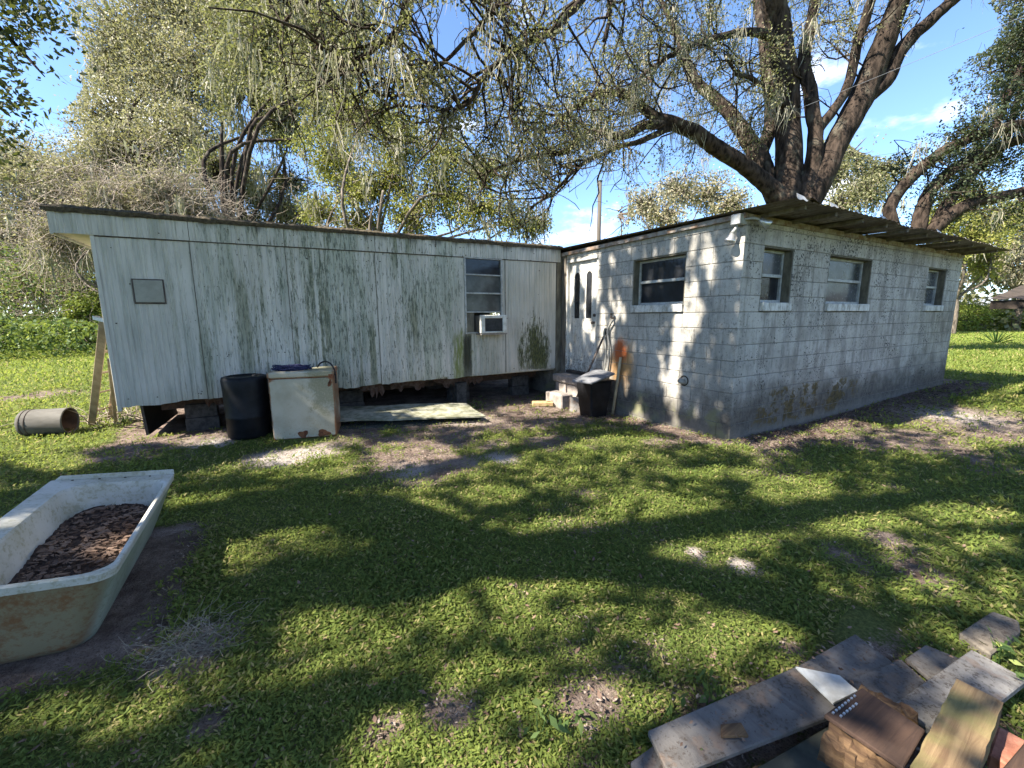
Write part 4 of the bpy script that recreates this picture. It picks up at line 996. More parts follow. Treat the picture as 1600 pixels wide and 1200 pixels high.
def tubes(Pp, R, n):
    """K tubes of m points each, Pp (K,m,3), R (K,m)"""
    K, m, _ = Pp.shape; t = np.empty_like(Pp); t[:, 1:-1] = Pp[:, 2:]-Pp[:, :-2]; t[:, 0] = Pp[:, 1]-Pp[:, 0]; t[:, -1] = Pp[:, -1]-Pp[:, -2]; t = unit(t)
    ref = np.where(np.abs(t[..., 2:3]) < .85, np.array([0, 0, 1.]), np.array([1., 0, 0])); a = unit(np.cross(ref, t)); b = np.cross(t, a)
    an = np.arange(n)*2*np.pi/n
    v = Pp[:, :, None, :]+R[:, :, None, None]*(np.cos(an)[None, None, :, None]*a[:, :, None, :]+np.sin(an)[None, None, :, None]*b[:, :, None, :])
    idx = np.arange(K*m*n).reshape(K, m, n); i0 = idx[:, :-1]; i1 = idx[:, 1:]
    f = np.stack([i0, np.roll(i0, -1, 2), np.roll(i1, -1, 2), i1], -1).reshape(-1, 4)
    return v.reshape(-1, 3), f
def walk(start, d, L, m, wig, droop):
    K = len(start); out = np.empty((K, m, 3)); out[:, 0] = start; d = unit(d)
    for i in range(1, m):
        d = unit(d+rng.normal(size=(K, 3))*wig+np.array([0, 0, -droop])); out[:, i] = out[:, i-1]+d*(L/(m-1))[:, None]
    return out
def merge(parts):
    vs, fs, o = [], [], 0
    for v, f in parts: vs.append(v); fs.append(f+o); o += len(v)
    return np.concatenate(vs), np.concatenate(fs)
def moss_mesh(name, pts, parent, L=(.3, 1.1), per=15, spread=.10, w=.0075, mat='moss'):
    K = len(pts)*per; st = np.repeat(pts, per, 0)+rng.normal(size=(K, 3))*np.array([spread, spread, .04]); m = 5
    Ls = np.repeat(rng.uniform(*L, len(pts)), per)*rng.uniform(.4, 1.1, K)
    p = walk(st, np.tile([[0, 0, -1.]], (K, 1))+rng.normal(size=(K, 3))*.15, Ls, m, .30, .40)
    ww = w*rng.uniform(.6, 1.6, (K, 1))*np.array([[1, 1.2, 1., .7, .12]]); sd = unit(rng.normal(size=(K, 1, 3))*np.array([1, 1, .1]))
    v = np.stack([p-sd*ww[..., None], p+sd*ww[..., None]], 2).reshape(-1, 3)
    idx = np.arange(K*m*2).reshape(K, m, 2); f = np.stack([idx[:, :-1, 0], idx[:, :-1, 1], idx[:, 1:, 1], idx[:, 1:, 0]], -1).reshape(-1, 4)
    return tag(link(name, npmesh(name, v, f, {'tint': np.repeat(rng.random(K), m*2)}), mat, parent), kind='stuff')
def in_ell(px, py, E):
    r = np.zeros(np.shape(px), bool)
    for cx, cy, rx, ry in E: r |= ((px-cx)/rx)**2+((py-cy)/ry)**2 < 1
    return r
SKYGAP = [(905, 335, 42, 48), (955, 320, 26, 52), (925, 285, 30, 30), (1395, 110, 62, 62), (1375, 205, 55, 40), (1300, 150, 32, 70), (1470, 60, 48, 60), (1440, 150, 40, 40), (85, 110, 48, 62), (1255, 210, 22, 30), (700, 60, 22, 50), (655, 45, 14, 40), (1345, 170, 30, 60), (1520, 40, 40, 45), (1010, 225, 22, 14), (380, 175, 14, 28)]
def gap_keep(pos, p=.97):
    x, y, t = pix(pos); g_ = in_ell(x, y, SKYGAP) & (t > 0); return ~(g_ & (rng.random(len(pos)) < p))
def limb_path(pts, n=7): return np.array(smooth_path([P(a, b, t) for a, b, t, _ in pts], n))
def limb_rad(pts, n=7):
    r = [.76*w*t/F/2 for _, _, t, w in pts]; out = []
    for i in range(len(r)-1): out += [r[i]+(r[i+1]-r[i])*k/n for k in range(n)]
    return np.array(out+[r[-1]])
def oak(name, label, base, limbs, trunk_r, n1, n2, n3, nl, lsize, leafmat, nmoss, barkmat='bark', l1=(1.0, 2.8), extra=None, up=.15, moss_from=.3):
    root = empty(name, (base[0], base[1], gz(base)), label, 'tree', 'trees around the yard')
    tb = B(); paths = []
    fork = P(*limbs[0][0][:3])
    tb.tube([(base[0], base[1], gz(base)-.4), (base[0]+.03, base[1], 1.0), (base[0]*.4+fork[0]*.6, base[1]*.4+fork[1]*.6, fork[2]*.65), tuple(fork+np.array([0, 0, .15]))], [trunk_r*1.35, trunk_r*1.05, trunk_r*.95, trunk_r*.7], 16)
    for L in limbs:
        p = limb_path(L); r = limb_rad(L); p = p+np.cumsum(rng.normal(size=p.shape)*.012, 0); paths.append((p, r)); tb.tube(list(p), list(r), 12)
    tr_ = tb.build('trunk', barkmat, root, smooth=True)
    cand, tang, w_ = [], [], []
    for p, r in paths:
        t = np.gradient(p, axis=0); n = len(p); k0 = int(n*.3)
        cand.append(p[k0:]); tang.append(unit(t[k0:])); seg = np.linalg.norm(t[k0:], axis=1); w_.append(seg*np.clip(.14/np.maximum(r[k0:], .02), .2, 1.7))
    cand, tang, w_ = map(np.concatenate, (cand, tang, w_)); w_ /= w_.sum()
    i = rng.choice(len(cand), n1, p=w_); d = unit(np.cross(tang[i], rng.normal(size=(n1, 3))))+tang[i]*.5; d[:, 2] += up
    b1 = walk(cand[i], d, rng.uniform(*l1, n1), 7, .28, .03)
    def child(bp, n, L, m, wig, dr, f0):
        K, mm, _ = bp.shape; k = rng.integers(0, K, n); j = rng.integers(int(mm*f0), mm, n); s = bp[k, j]
        t = unit(bp[k, np.minimum(j+1, mm-1)]-bp[k, np.maximum(j-1, 0)]); d = t*.6+unit(rng.normal(size=(n, 3)))
        return walk(s, d, rng.uniform(*L, n), m, wig, dr)
    b2 = child(b1, n2, (.45, 1.2), 5, .3, .06, .3); b3 = child(b2, n3, (.22, .55), 4, .35, .10, .2)
    g2 = gap_keep(b2[:, -1]); b2 = b2[g2]; b3 = b3[gap_keep(b3[:, -1])]
    tw = [tubes(b1[gap_keep(b1[:, -1])], np.linspace(.030, .010, 7)[None].repeat(gap_keep(b1[:, -1]).sum(), 0)*0+np.linspace(.030, .010, 7)[None], 5)] if False else []
    k1 = gap_keep(b1[:, -1], .8); c1 = b1[k1]
    tw = [tubes(c1, np.tile(np.linspace(.032, .010, 7), (len(c1), 1)), 5), tubes(b2, np.tile(np.linspace(.012, .005, 5), (len(b2), 1)), 4), tubes(b3[::2], np.tile(np.linspace(.006, .003, 4), (len(b3[::2]), 1)), 3)]
    v, f = merge(tw); tag(link('branches', npmesh('branches', v, f), barkmat, root), kind='stuff')
    K = len(b3); pos = np.repeat(b3[:, 1:].reshape(-1, 3), max(1, nl//3), 0); pos = pos+rng.normal(size=pos.shape)*.075
    if extra is not None: pos = np.concatenate([pos, extra])
    pos = pos[gap_keep(pos)]
    # nothing may poke into the walls or in front of them
    pos = pos[~((pos[:, 2] < 3.1) & (pos[:, 0] > -7.2) & (pos[:, 0] < 8) & (pos[:, 1] > -1) & (pos[:, 1] < 7))]
    leaves('crown', pos, lsize, leafmat, root)
    mp = np.concatenate([b2[rng.integers(0, len(b2), int(nmoss*.7)), rng.integers(1, 5, int(nmoss*.7))], cand[rng.integers(int(len(cand)*moss_from*0), len(cand), nmoss-int(nmoss*.7))]])
    mp = mp[gap_keep(mp-np.array([0, 0, .3]), .7)]
    mp = mp[mp[:, 2] > 4.2]
    if nmoss: moss_mesh('hanging_moss', mp, root)
    return root

# the big oak behind the block building
T = 14.5
ob = P(1232, 480, T)
L = [
 [(1236, 322, T, 62), (1236, 260, T, 50), (1233, 180, T, 46), (1226, 110, T-.3, 46), (1214, 50, T-.6, 46), (1203, 0, T-1, 44), (1190, -70, T-1.6, 36), (1150, -160, T-3, 26)],
 [(1228, 320, T, 44), (1200, 292, T-.1, 33), (1165, 262, T-.3, 31), (1120, 236, T-.6, 31), (1085, 214, T-.9, 29), (1045, 196, T-1.2, 26), (1015, 180, T-1.4, 20), (990, 156, T-1.6, 19), (962, 143, T-1.8, 17), (930, 143, T-2, 14), (900, 158, T-2.2, 11), (865, 184, T-2.5, 8), (835, 205, T-2.8, 5)],
 [(1050, 197, T-1.2, 20), (1010, 197, T-1.5, 17), (975, 214, T-1.7, 15), (930, 208, T-2, 13), (905, 226, T-2.2, 12), (885, 243, T-2.3, 11), (845, 250, T-2.7, 9), (800, 264, T-3, 7), (755, 285, T-3.4, 4)],
 [(1050, 200, T-1.2, 14), (1000, 224, T-1.6, 11), (950, 242, T-2, 9), (910, 262, T-2.3, 8), (870, 295, T-2.6, 6), (825, 330, T-3, 4)],
 [(1215, 322, T+.3, 34), (1196, 280, T+.4, 36), (1180, 240, T+.5, 36), (1155, 200, T+.7, 30), (1125, 165, T+.9, 25), (1090, 128, T+1.1, 20), (1072, 95, T+1.3, 16), (1050, 40, T+1.6, 11), (1020, -20, T+2, 6)],
 [(1185, 250, T+.5, 24), (1203, 205, T+.7, 26), (1204, 150, T+.9, 25), (1197, 90, T+1.2, 22), (1190, 30, T+1.5, 18), (1180, -40, T+2, 12)],
 [(1245, 322, T-.2, 46), (1266, 270, T-.3, 34), (1273, 215, T-.4, 28), (1265, 150, T-.4, 26), (1254, 100, T-.4, 24), (1262, 40, T-.5, 20), (1275, -30, T-.7, 14)],
 [(1273, 210, T-.4, 22), (1305, 168, T-.6, 18), (1330, 122, T-.8, 18), (1343, 70, T-1, 18), (1362, 15, T-1.3, 18), (1380, -50, T-1.8, 14)],
 [(1258, 322, T-.2, 54), (1282, 285, T-.3, 46), (1310, 222, T-.4, 44), (1345, 160, T-.6, 48), (1366, 108, T-.8, 46), (1382, 55, T-1.1, 40), (1402, 0, T-1.4, 36), (1430, -80, T-2, 24)],
 [(1345, 160, T-.6, 30), (1385, 118, T-.9, 28), (1405, 78, T-1.1, 27), (1445, 36, T-1.4, 24), (1500, -8, T-1.8, 20), (1570, -60, T-2.4, 14)],
 [(1215, 60, T-.6, 20), (1165, 52, T-1.2, 15), (1085, 70, T-1.8, 12), (1045, 90, T-2.2, 10), (1012, 112, T-2.6, 7), (985, 138, T-2.9, 4)],
 [(1232, 175, T, 12), (1205, 150, T-.6, 10), (1180, 130, T-1, 10), (1150, 118, T-1.3, 8)],
 [(1190, -70, T-1.6, 26), (1060, -60, 11.5, 20), (969, -20, 10.5, 14), (952, 30, 10.2, 9), (942, 66, 10, 5)],
 [(1150, -160, T-3, 24), (1000, -90, 10, 20), (905, 0, 9.2, 16), (864, 44, 9, 14), (817, 67, 8.8, 12), (763, 105, 8.6, 10), (736, 146, 8.5, 8), (702, 157, 8.4, 5), (660, 150, 8.3, 3)],
 [(1000, -90, 10, 20), (860, -70, 9, 14), (780, 0, 8.6, 11), (719, 64, 8.5, 8), (655, 118, 8.4, 6), (600, 122, 8.3, 4), (547, 152, 8.2, 3)],
 [(860, -70, 9, 16), (720, -50, 8.4, 14), (642, 0, 8, 13), (634, 28, 8, 12), (618, 52, 8, 10), (575, 82, 7.9, 9), (537, 105, 7.9, 7)],
 [(720, -50, 8.4, 12), (560, -40, 8.2, 10), (470, 10, 8.2, 7), (430, 60, 8.3, 4)],
]
oak('live_oak', 'massive spreading oak draped in moss behind the block building', ob, L, .62, 380, 1900, 5400, 9, .075, 'leaf_oak', 360, l1=(.9, 2.4))

# dark-leaved tree right of it, limbs leaning right
T = 15.0
rb = P(1425, 470, T)
L = [
 [(1400, 365, T, 26), (1388, 335, T, 22), (1402, 305, T, 23), (1438, 264, T-.3, 23), (1488, 227, T-.6, 20), (1550, 205, T-.9, 18), (1630, 178, T-1.2, 14), (1720, 140, T-1.5, 8)],
 [(1432, 365, T, 28), (1440, 330, T, 26), (1452, 302, T, 24), (1495, 262, T-.3, 22), (1555, 230, T-.5, 20), (1610, 212, T-.7, 17), (1700, 190, T-1, 10)],
 [(1455, 362, T-.2, 26), (1480, 338, T-.3, 26), (1520, 314, T-.4, 24), (1560, 304, T-.5, 22), (1620, 288, T-.6, 18), (1720, 250, T-.8, 10)],
 [(1462, 350, T-.2, 20), (1490, 305, T, 20), (1530, 262, T+.3, 16), (1570, 225, T+.6, 12), (1600, 120, T+1, 9), (1590, 40, T+1.3, 5)],
 [(1550, 205, T-.9, 14), (1580, 140, T-1, 11), (1610, 60, T-1.2, 8), (1600, -30, T-1.4, 5)],
]
oak('leaning_oak', 'dark-leaved oak with several limbs leaning over the shed side', rb, L, .40, 150, 800, 2300, 15, .092, 'leaf_dark', 60, l1=(.6, 1.5))

# tall trees defined by their foliage masses
def mass_tree(name, label, bpx, t, r, clumps, leafmat, lsize, dens=1.0, moss=0, vines=0, bark='bark_pale', group='trees around the yard', cat='tree', sub=.20, mossL=(.5, 1.8)):
    b = P(bpx, 487, t); root = empty(name, (b[0], b[1], gz(b)), label, cat, group)
    cs = [(P(x, y, tt), rr) for x, y, tt, rr in clumps]; top = max(c[2] for c, _ in cs)
    tb = B(); zg = gz(b); hh = .6*top
    sp = [np.array([b[0], b[1], zg-.3]), np.array([b[0]+.2, b[1], zg+hh*.3]), np.array([b[0]-.1, b[1]+.1, zg+hh*.65]), np.array([b[0]+.15, b[1], zg+hh])]
    tb.tube(smooth_path(sp, 5), list(np.linspace(r, r*.12, 16)), 12)
    for c, rr in cs:
        k = random.uniform(.2, .75); s = sp[1]*(1-k)+sp[2]*k; s = s if c[2] > s[2] else sp[1]*.8+sp[0]*.2
        m1 = s*.6+c*.4+rng.normal(size=3)*.9+np.array([0, 0, .3]); e_ = c+rng.normal(size=3)*rr*.2
        tb.tube(smooth_path([s, m1, s*.2+c*.8+rng.normal(size=3)*.3, e_], 5), list(np.linspace(r*.30, r*.05, 16)), 7)
    tb.build('trunk', bark, root, smooth=True)
    pos, tw, mp = [], [], []
    for c, rr in cs:
        ns = int(34+16*rr); sc = unit(rng.normal(size=(ns, 3)))*(rng.random((ns, 1))**.45)*rr*np.array([1, 1, .8])+c
        n = int(dens*900*rr*rr/(lsize/.17)**2); k = rng.integers(0, ns, n)
        pos.append(sc[k]+rng.normal(size=(n, 3))*rr*sub*np.array([1, 1, .75]))
        d = sc-c; tw.append(walk(np.repeat(c[None], ns, 0)+d*.2, d+rng.normal(size=d.shape)*rr*.2, np.linalg.norm(d, axis=1)*.85, 6, .18, .02))
        mp.append(sc)
    pos = np.concatenate(pos); pos = pos[pos[:, 2] > .15]; pos = pos[gap_keep(pos)]
    tw = np.concatenate(tw); tw = tw[gap_keep(tw[:, -1])]; v, f = tubes(tw, np.tile(np.linspace(.05, .012, 6), (len(tw), 1))*(t/22), 4)
    tag(link('branches', npmesh('branches', v, f), bark, root), kind='stuff')
    leaves('crown', pos, lsize, leafmat, root, wid=.30)
    mp = np.concatenate(mp)
    if moss: q = mp[rng.integers(0, len(mp), moss)]; q = q[gap_keep(q)]; moss_mesh('hanging_moss', q+rng.normal(size=q.shape)*.3, root, mossL, 9, .16, .030)
    if vines:
        q = mp[rng.integers(0, len(mp), vines)]+rng.normal(size=(vines, 3))*.6; q = q[gap_keep(q)]
        w = walk(q, rng.normal(size=q.shape), rng.uniform(.8, 2.6, len(q)), 7, .38, .09); v, f = tubes(w, np.tile(np.linspace(.013, .005, 7), (len(w), 1)), 3)
        tag(link('vine_tangle', npmesh('vine_tangle', v, f), 'vine', root), kind='stuff')
    return root
mass_tree('vine_tree', 'tan vine-smothered tree at the far left edge of the wood', 20, 26, .3, [(20, 260, 26, 2.8), (95, 310, 26, 2.6), (30, 380, 25, 2.4), (125, 395, 24.5, 1.9), (145, 290, 27, 2.6), (-60, 330, 26, 3), (-90, 220, 27, 3.2), (60, 440, 24, 1.6), (120, 450, 24, 1.5), (-40, 430, 24, 2.0)], 'leaf_tan', .15, 1.25, 130, 2200)
mass_tree('tall_oak', 'tallest grey-green tree behind the left end of the trailer', 240, 27, .5, [(205, 60, 27, 3.0), (262, 130, 27, 3.2), (190, 190, 27, 2.7), (290, 25, 27, 3.3), (335, 120, 26.5, 2.8), (225, 250, 26, 2.6), (300, 225, 26, 2.6), (380, 55, 26, 2.8), (168, 120, 28, 1.9), (180, 250, 26, 2.2), (240, -30, 27, 3)], 'leaf_tan', .15, 1.05, 240, 500, bark='bark')
mass_tree('mossy_oak', 'mossy green oak behind the middle of the trailer', 372, 23, .42, [(385, 150, 24, 2.2), (425, 95, 24, 2.6), (470, 40, 23, 2.7), (440, 190, 23.5, 1.9), (345, 265, 24, 1.8), (480, 130, 22.5, 2.0), (530, 60, 22, 2.2), (520, 170, 21, 1.5), (400, 20, 24, 2.6)], 'leaf_oak', .14, 1.1, 260, 150, bark='bark', mossL=(.8, 2.4))
mass_tree('dead_tangle_tree', 'bare tangled tree hung with tan moss just behind the trailer roof', 215, 19, .16, [(190, 320, 19, 1.3), (250, 300, 19, 1.5), (140, 350, 19, 1.2), (300, 330, 19, 1.0), (235, 350, 19, 1.0), (330, 355, 19.5, .8), (90, 370, 19.5, 1.3)], 'leaf_tan', .11, 1.0, 170, 2600)
mass_tree('dark_oak', 'dark-trunked oak seen through gaps above the trailer roof', 410, 28, .40, [(400, 300, 28, 1.6), (450, 280, 28, 1.4), (385, 345, 28, 1.4), (470, 340, 28, 1.3), (440, 330, 29, 1.4)], 'leaf_oak', .15, .8, 40, 500, bark='bark')
mass_tree('yellow_green_tree', 'yellow-green leafy tree above the right half of the trailer', 585, 18.5, .28, [(560, 300, 19, 1.5), (520, 245, 19, 1.5), (615, 275, 19, 1.5), (690, 300, 18.5, 1.4), (640, 340, 18.5, 1.2), (570, 190, 19, 1.5), (745, 325, 18, 1.2), (800, 342, 18, .95), (625, 215, 18, 1.3), (505, 335, 20, 1.1), (700, 245, 18, 1.3), (840, 350, 18.5, .7), (760, 270, 18, 1.0), (560, 350, 19, 1.0)], 'leaf_yellow', .11, .85, 60, 350)
mass_tree('pale_tree', 'pale far tree behind the utility pole', 1000, 31, .3, [(965, 335, 31, 1.5), (1010, 318, 31, 1.6), (1060, 296, 31, 1.8), (1110, 305, 31, 1.7), (1040, 340, 30, 1.6), (1140, 320, 30, 1.5)], 'leaf_tan', .17, .85, 40, 60)
mass_tree('round_tree', 'rounded green tree between the big oak and leaning oak', 1340, 29, .3, [(1335, 240, 29, 1.9), (1375, 268, 29, 1.6), (1300, 275, 29, 1.5), (1350, 300, 28, 1.6), (1310, 320, 28, 1.4)], 'leaf_oak', .16, 1.0, 30, 20)
mass_tree('bright_tree', 'bright green tree beyond the far end of the block building', 1490, 30, .3, [(1475, 350, 30, 2.0), (1520, 375, 30, 1.9), (1500, 320, 32, 2.0), (1550, 350, 31, 2.0), (1460, 400, 30, 1.6), (1540, 410, 31, 1.5)], 'leaf_yellow', .17, 1.0, 20, 0)
mass_tree('mossy_far_tree', 'far moss-hung tree standing in front of the distant house', 1590, 36, .35, [(1590, 345, 36, 2.3), (1560, 400, 36, 1.9), (1620, 390, 36, 2.3), (1600, 430, 35, 1.5), (1650, 330, 36, 3), (1540, 425, 36, 1.2)], 'leaf_tan', .18, 1.0, 130, 40)
# leafy shrubs
for k, (x, y, t, r, mt, lb) in enumerate([(10, 522, 22.5, 1.15, 'leaf_shrub', 'broad green shrub at the wood edge under the vine tree'), (70, 518, 22, 1.15, 'leaf_shrub', 'dense leafy shrub beside the broad green shrub'), (125, 522, 21.5, 1.0, 'leaf_shrub', 'low dark shrub by the trailer end'), (142, 480, 21, .9, 'leaf_bright', 'yellow-green vine shrub climbing beside the trailer end'), (-50, 515, 22, 1.3, 'leaf_shrub', 'shrub at the wood edge beyond the broad green shrub'),
        (1505, 497, 36, 1.7, 'leaf_bright', 'sunlit yellow-green bush behind the far building corner'), (1560, 503, 38, 1.5, 'leaf_bright', 'low sunlit bush below the distant house'), (1620, 500, 38, 1.8, 'leaf_bright', 'sunlit bush below the dark shed eave')]):
    mass_tree('shrub', lb, x, t, .05, [(x, y, t, r), (x-18*20/t, y+8, t-.3, r*.7), (x+20*20/t, y-6, t+.3, r*.75)], mt, .12 if t < 30 else .16, 1.6, 0, 60 if k < 5 else 0, group='shrubs at the wood edge', cat='shrub')
# the far-off wood behind everything
n = 120000; an = rng.uniform(-3.1416, 3.1416, n); rr = rng.uniform(52, 75, n); hz = rng.random(n)**1.2*(5.0+6.5*fbm(an*9, an*0+2, 61))
az0 = math.atan2(WX[0], WX[1]); wp = np.stack([CAM[0]+rr*np.sin(az0+an), CAM[1]+rr*np.cos(az0+an), hz+.1], 1)
o = leaves('far_wood', wp[gap_keep(wp, 1.0)], .55, 'leaf_oak', None, kind='stuff'); tag(o, 'far-off wood closing the view behind the yard', 'wood')
n = 13000; an = rng.uniform(-1.1, -.30, n); rr = rng.uniform(25, 30, n); hz = rng.random(n)**.9*(1.1+1.8*fbm(an*14, an*0+5, 63))
wp = np.stack([CAM[0]+rr*np.sin(az0+an), CAM[1]+rr*np.cos(az0+an), hz+.05], 1)
n = 22000; an = rng.uniform(-1.15, -.25, n); rr = rng.uniform(31, 36, n); hz = rng.random(n)*(3.5+3*fbm(an*14, an*0+9, 65))
wp = np.concatenate([wp, np.stack([CAM[0]+rr*np.sin(az0+an), CAM[1]+rr*np.cos(az0+an), hz], 1)])
o = leaves('undergrowth', wp, .17, 'leaf_shrub', None, kind='stuff'); tag(o, 'tangled undergrowth under the trees behind the trailer', 'undergrowth')

# the oak whose canopy shades the lawn; it stands left of the view, one spray hangs into the corner
LIT = [(900, 845, 92, 33), (812, 912, 56, 46), (715, 960, 42, 28), (700, 832, 36, 17), (535, 992, 80, 40), (490, 1030, 48, 26), (1185, 985, 78, 28), (1240, 765, 62, 22), (1020, 800, 60, 28), (1062, 836, 62, 24), (770, 775, 52, 14), (572, 812, 40, 14), (662, 795, 35, 12), (310, 790, 42, 17), (645, 703, 62, 14), (720, 656, 56, 9), (300, 690, 62, 9), (440, 690, 50, 8),
       (480, 712, 60, 14), (840, 638, 60, 12), (80, 722, 60, 14), (700, 1185, 160, 26), (630, 1140, 60, 34), (1000, 1110, 62, 36), (900, 1100, 70, 28), (1300, 675, 46, 10), (1450, 664, 52, 12), (1540, 690, 62, 12), (1560, 648, 64, 10), (1420, 780, 80, 14), (1500, 806, 62, 16), (1350, 822, 66, 18), (1545, 850, 52, 16), (1450, 922, 60, 22), (140, 1120, 110, 22), (450, 1060, 40, 18), (1540, 1028, 52, 26), (1180, 850, 40, 14), (1130, 740, 60, 9), (980, 690, 60, 8), (60, 780, 70, 16), (150, 765, 60, 12), (1490, 1075, 30, 18), (300, 1080, 60, 18)]
n = 150000
tx = rng.uniform(-10.5, 7.5, n); ty = rng.uniform(-5.5, 3.9, n); zc = rng.uniform(5.0, 11.5, n)
tgt = np.stack([tx, ty, np.zeros(n)], 1); px_, py_, tt = pix(tgt)
lit = in_ell(px_, py_, [(a, b, c*1.12, d*1.12) for a, b, c, d in LIT]) & (tt > .3)
openl = (ty > 4.05+.25*np.sin(tx*2)) & (tx < -6.6)
patch = fbm(tx*.9+3, ty*.9+8, 71)
keep = ~(lit & (rng.random(n) < .97)) & ~openl & (rng.random(n) < .20+.62*sst(.42, .65, patch)) & ~((tx > -.3) & (ty > -.45))
pos = tgt+SUN[None]*(zc/SUN[2])[:, None]; pos = pos[keep]
n2_ = 9500; wy = rng.uniform(-.2, 3.7, n2_); wz = rng.uniform(0, 2.8, n2_); sdist = rng.uniform(8, 13, n2_)
wpat = fbm(wy*4.6, wz*1.3+4, 77); wk = wpat > .425
pos = np.concatenate([pos, (np.stack([wy*0, wy, wz], 1)+SUN[None]*sdist[:, None])[wk]])
# shadows must not fall on the carved patches from the wall set either, and the view stays open
x_, y_, t_ = pix(pos); inview = (t_ > 0) & (x_ > -60) & (x_ < 1660) & (y_ > -60)
pos = pos[~inview]; shade = pos
spray = np.concatenate([P(a, b, tq)+rng.normal(size=(int(420*r*r), 3))*r*.42 for a, b, tq, r in ((10, 20, 7.2, 1.0), (45, 75, 7.2, .75), (-20, 130, 7.3, .9), (20, 175, 7.4, .55), (70, 30, 7.2, .55), (0, 235, 7.5, .5), (-60, 40, 7, 1.2), (40, 0, 7, .9))])
spray = spray[gap_keep(spray, .8)]
sb = np.array([-15.0, 1.2])
so_ = empty('yard_oak', (sb[0], sb[1], gz(sb)), 'oak left of the yard whose leafy spray hangs into the sky', 'tree', 'trees around the yard')
tb = B(); fk = np.array([-14.6, 1.2, 4.2]); tb.tube([(sb[0], sb[1], -.4), (sb[0]+.1, sb[1], 1.5), tuple(fk)], [.75, .58, .52], 16)
band = [onz(a, b)+SUN*(z/SUN[2]) for a, b, z in ((480, 800, 6.2), (600, 808, 6.3), (700, 846, 6.4), (800, 876, 6.6), (960, 886, 6.8), (1100, 910, 7.0), (1250, 962, 7.2), (1400, 1015, 7.4))]
tb.tube(smooth_path([fk, fk*.4+band[0]*.6+np.array([0, 0, .4])]+band, 5), list(np.linspace(.34, .10, 46)), 10)
st_ = [onz(a, b)+SUN*(z/SUN[2]) for a, b, z in ((1003, 892, 6.85), (997, 855, 6.9), (985, 820, 7.2), (1010, 780, 7.6))]
tb.tube(smooth_path(st_, 4), list(np.linspace(.09, .03, 13)), 7)
for e_ in ((-11, 4.5, 8.5), (-12.5, -2.5, 9.5), (-8.5, -1.5, 10), (-10, 2, 10.5), (-9.5, 5.6, 7.6)):
    e_ = np.array(e_, float); tb.tube(smooth_path([fk, fk*.5+e_*.5+np.array([0, 0, .8]), e_, e_+(e_-fk)*.3+np.array([0, 0, -.4])], 6), list(np.linspace(.30, .04, 19)), 9)
e_ = P(15, 60, 7.2); tb.tube(smooth_path([np.array((-9.5, 5.6, 7.6)), (np.array((-9.5, 5.6, 7.6))+e_)/2, e_, P(70, 120, 7.3)], 4), list(np.linspace(.09, .008, 13)), 6)
tb.build('trunk', 'bark', so_, smooth=True)
leaves('crown', shade, .135, 'leaf_dark', so_, wid=.34)
leaves('hanging_spray', spray, .12, 'leaf_dark', so_, wid=.24)
k = rng.choice(len(shade), 900); w = walk(shade[k], rng.normal(size=(900, 3)), rng.uniform(.6, 1.6, 900), 6, .3, .05); v, f = tubes(w, np.tile(np.linspace(.02, .006, 6), (900, 1)), 3)
tag(link('branches', npmesh('branches', v, f), 'bark', so_), kind='stuff')

# ------------------------------------------------------------------ lawn
n = 600000
an = rng.uniform(-1.12, 1.12, n); r = .75*np.exp(rng.random(n)*math.log(50/.75))
x = CAM[0]+r*np.sin(az0+an); y = CAM[1]+r*np.cos(az0+an)
d = dirt(x, y); keep = rng.random(n) > sst(.20, .80, d)*np.where(fbm(x*9.0, y*9.0, 97) > .60, .55, .965)
keep &= ~((x > -.02) & (x < LX+.02) & (y > -.02) & (y < BD)) & ~((x > -6.6) & (x < .1) & (y > 4.0) & (y < 6.7))
keep &= ~((np.abs(x+6.04) < .33) & (np.abs(y-.08) < .74))
keep &= ~((x > -3.75) & (x < -2.3) & (np.abs(y+2.45+(-.12)*(x+3.0)) < .12))
for pc, rr_ in (((-5.335, 3.285), .25), ((-4.65, 3.1), .36), ((-.42, 2.14), .2)): keep &= np.hypot(x-pc[0], y-pc[1]) > rr_
x, y, r = x[keep], y[keep], r[keep]; n = len(x)
clump = fbm(x*3.1, y*3.1, 91); ln = np.minimum(.0135+.0068*r, .14)*(.5+1.0*clump); typ = rng.random(n)
hg = ln*np.where(typ < .42, .30, .75)
az = rng.uniform(0, 6.283, n); tilt = np.where(typ < .42, rng.uniform(.05, .6, n), rng.uniform(.35, 1.15, n))
a = np.stack([np.cos(az)*np.cos(tilt), np.sin(az)*np.cos(tilt), np.sin(tilt)], 1); side = np.stack([-np.sin(az), np.cos(az), rng.uniform(-.3, .3, n)], 1)
w = ln*np.where(typ < .42, .30, .10)+.0008*r; z = hgt(x, y)+np.where(typ < .42, rng.uniform(.003, .030, n), 0.0)
p = np.stack([x, y, z], 1); l_ = ln[:, None]; w_ = w[:, None]
v = np.stack([p, p+a*l_*.5+side*w_*.5, p+a*l_, p+a*l_*.5-side*w_*.5], 1).reshape(-1, 3)
tint = np.clip(rng.random(n)*.75+.35*(fbm(x*.8, y*.8, 95)-.4)+.12*(clump-.5), 0, 1)
tint[rng.random(n) < .07+.12*(fbm(x*1.7, y*1.7, 99) > .58)] = 1.0
gr = link('grass', npmesh('grass', v, np.arange(4*n).reshape(-1, 4), {'tint': np.repeat(tint, 4)}), 'grass'); tag(gr, 'low weedy lawn covering the yard', 'grass', kind='stuff')
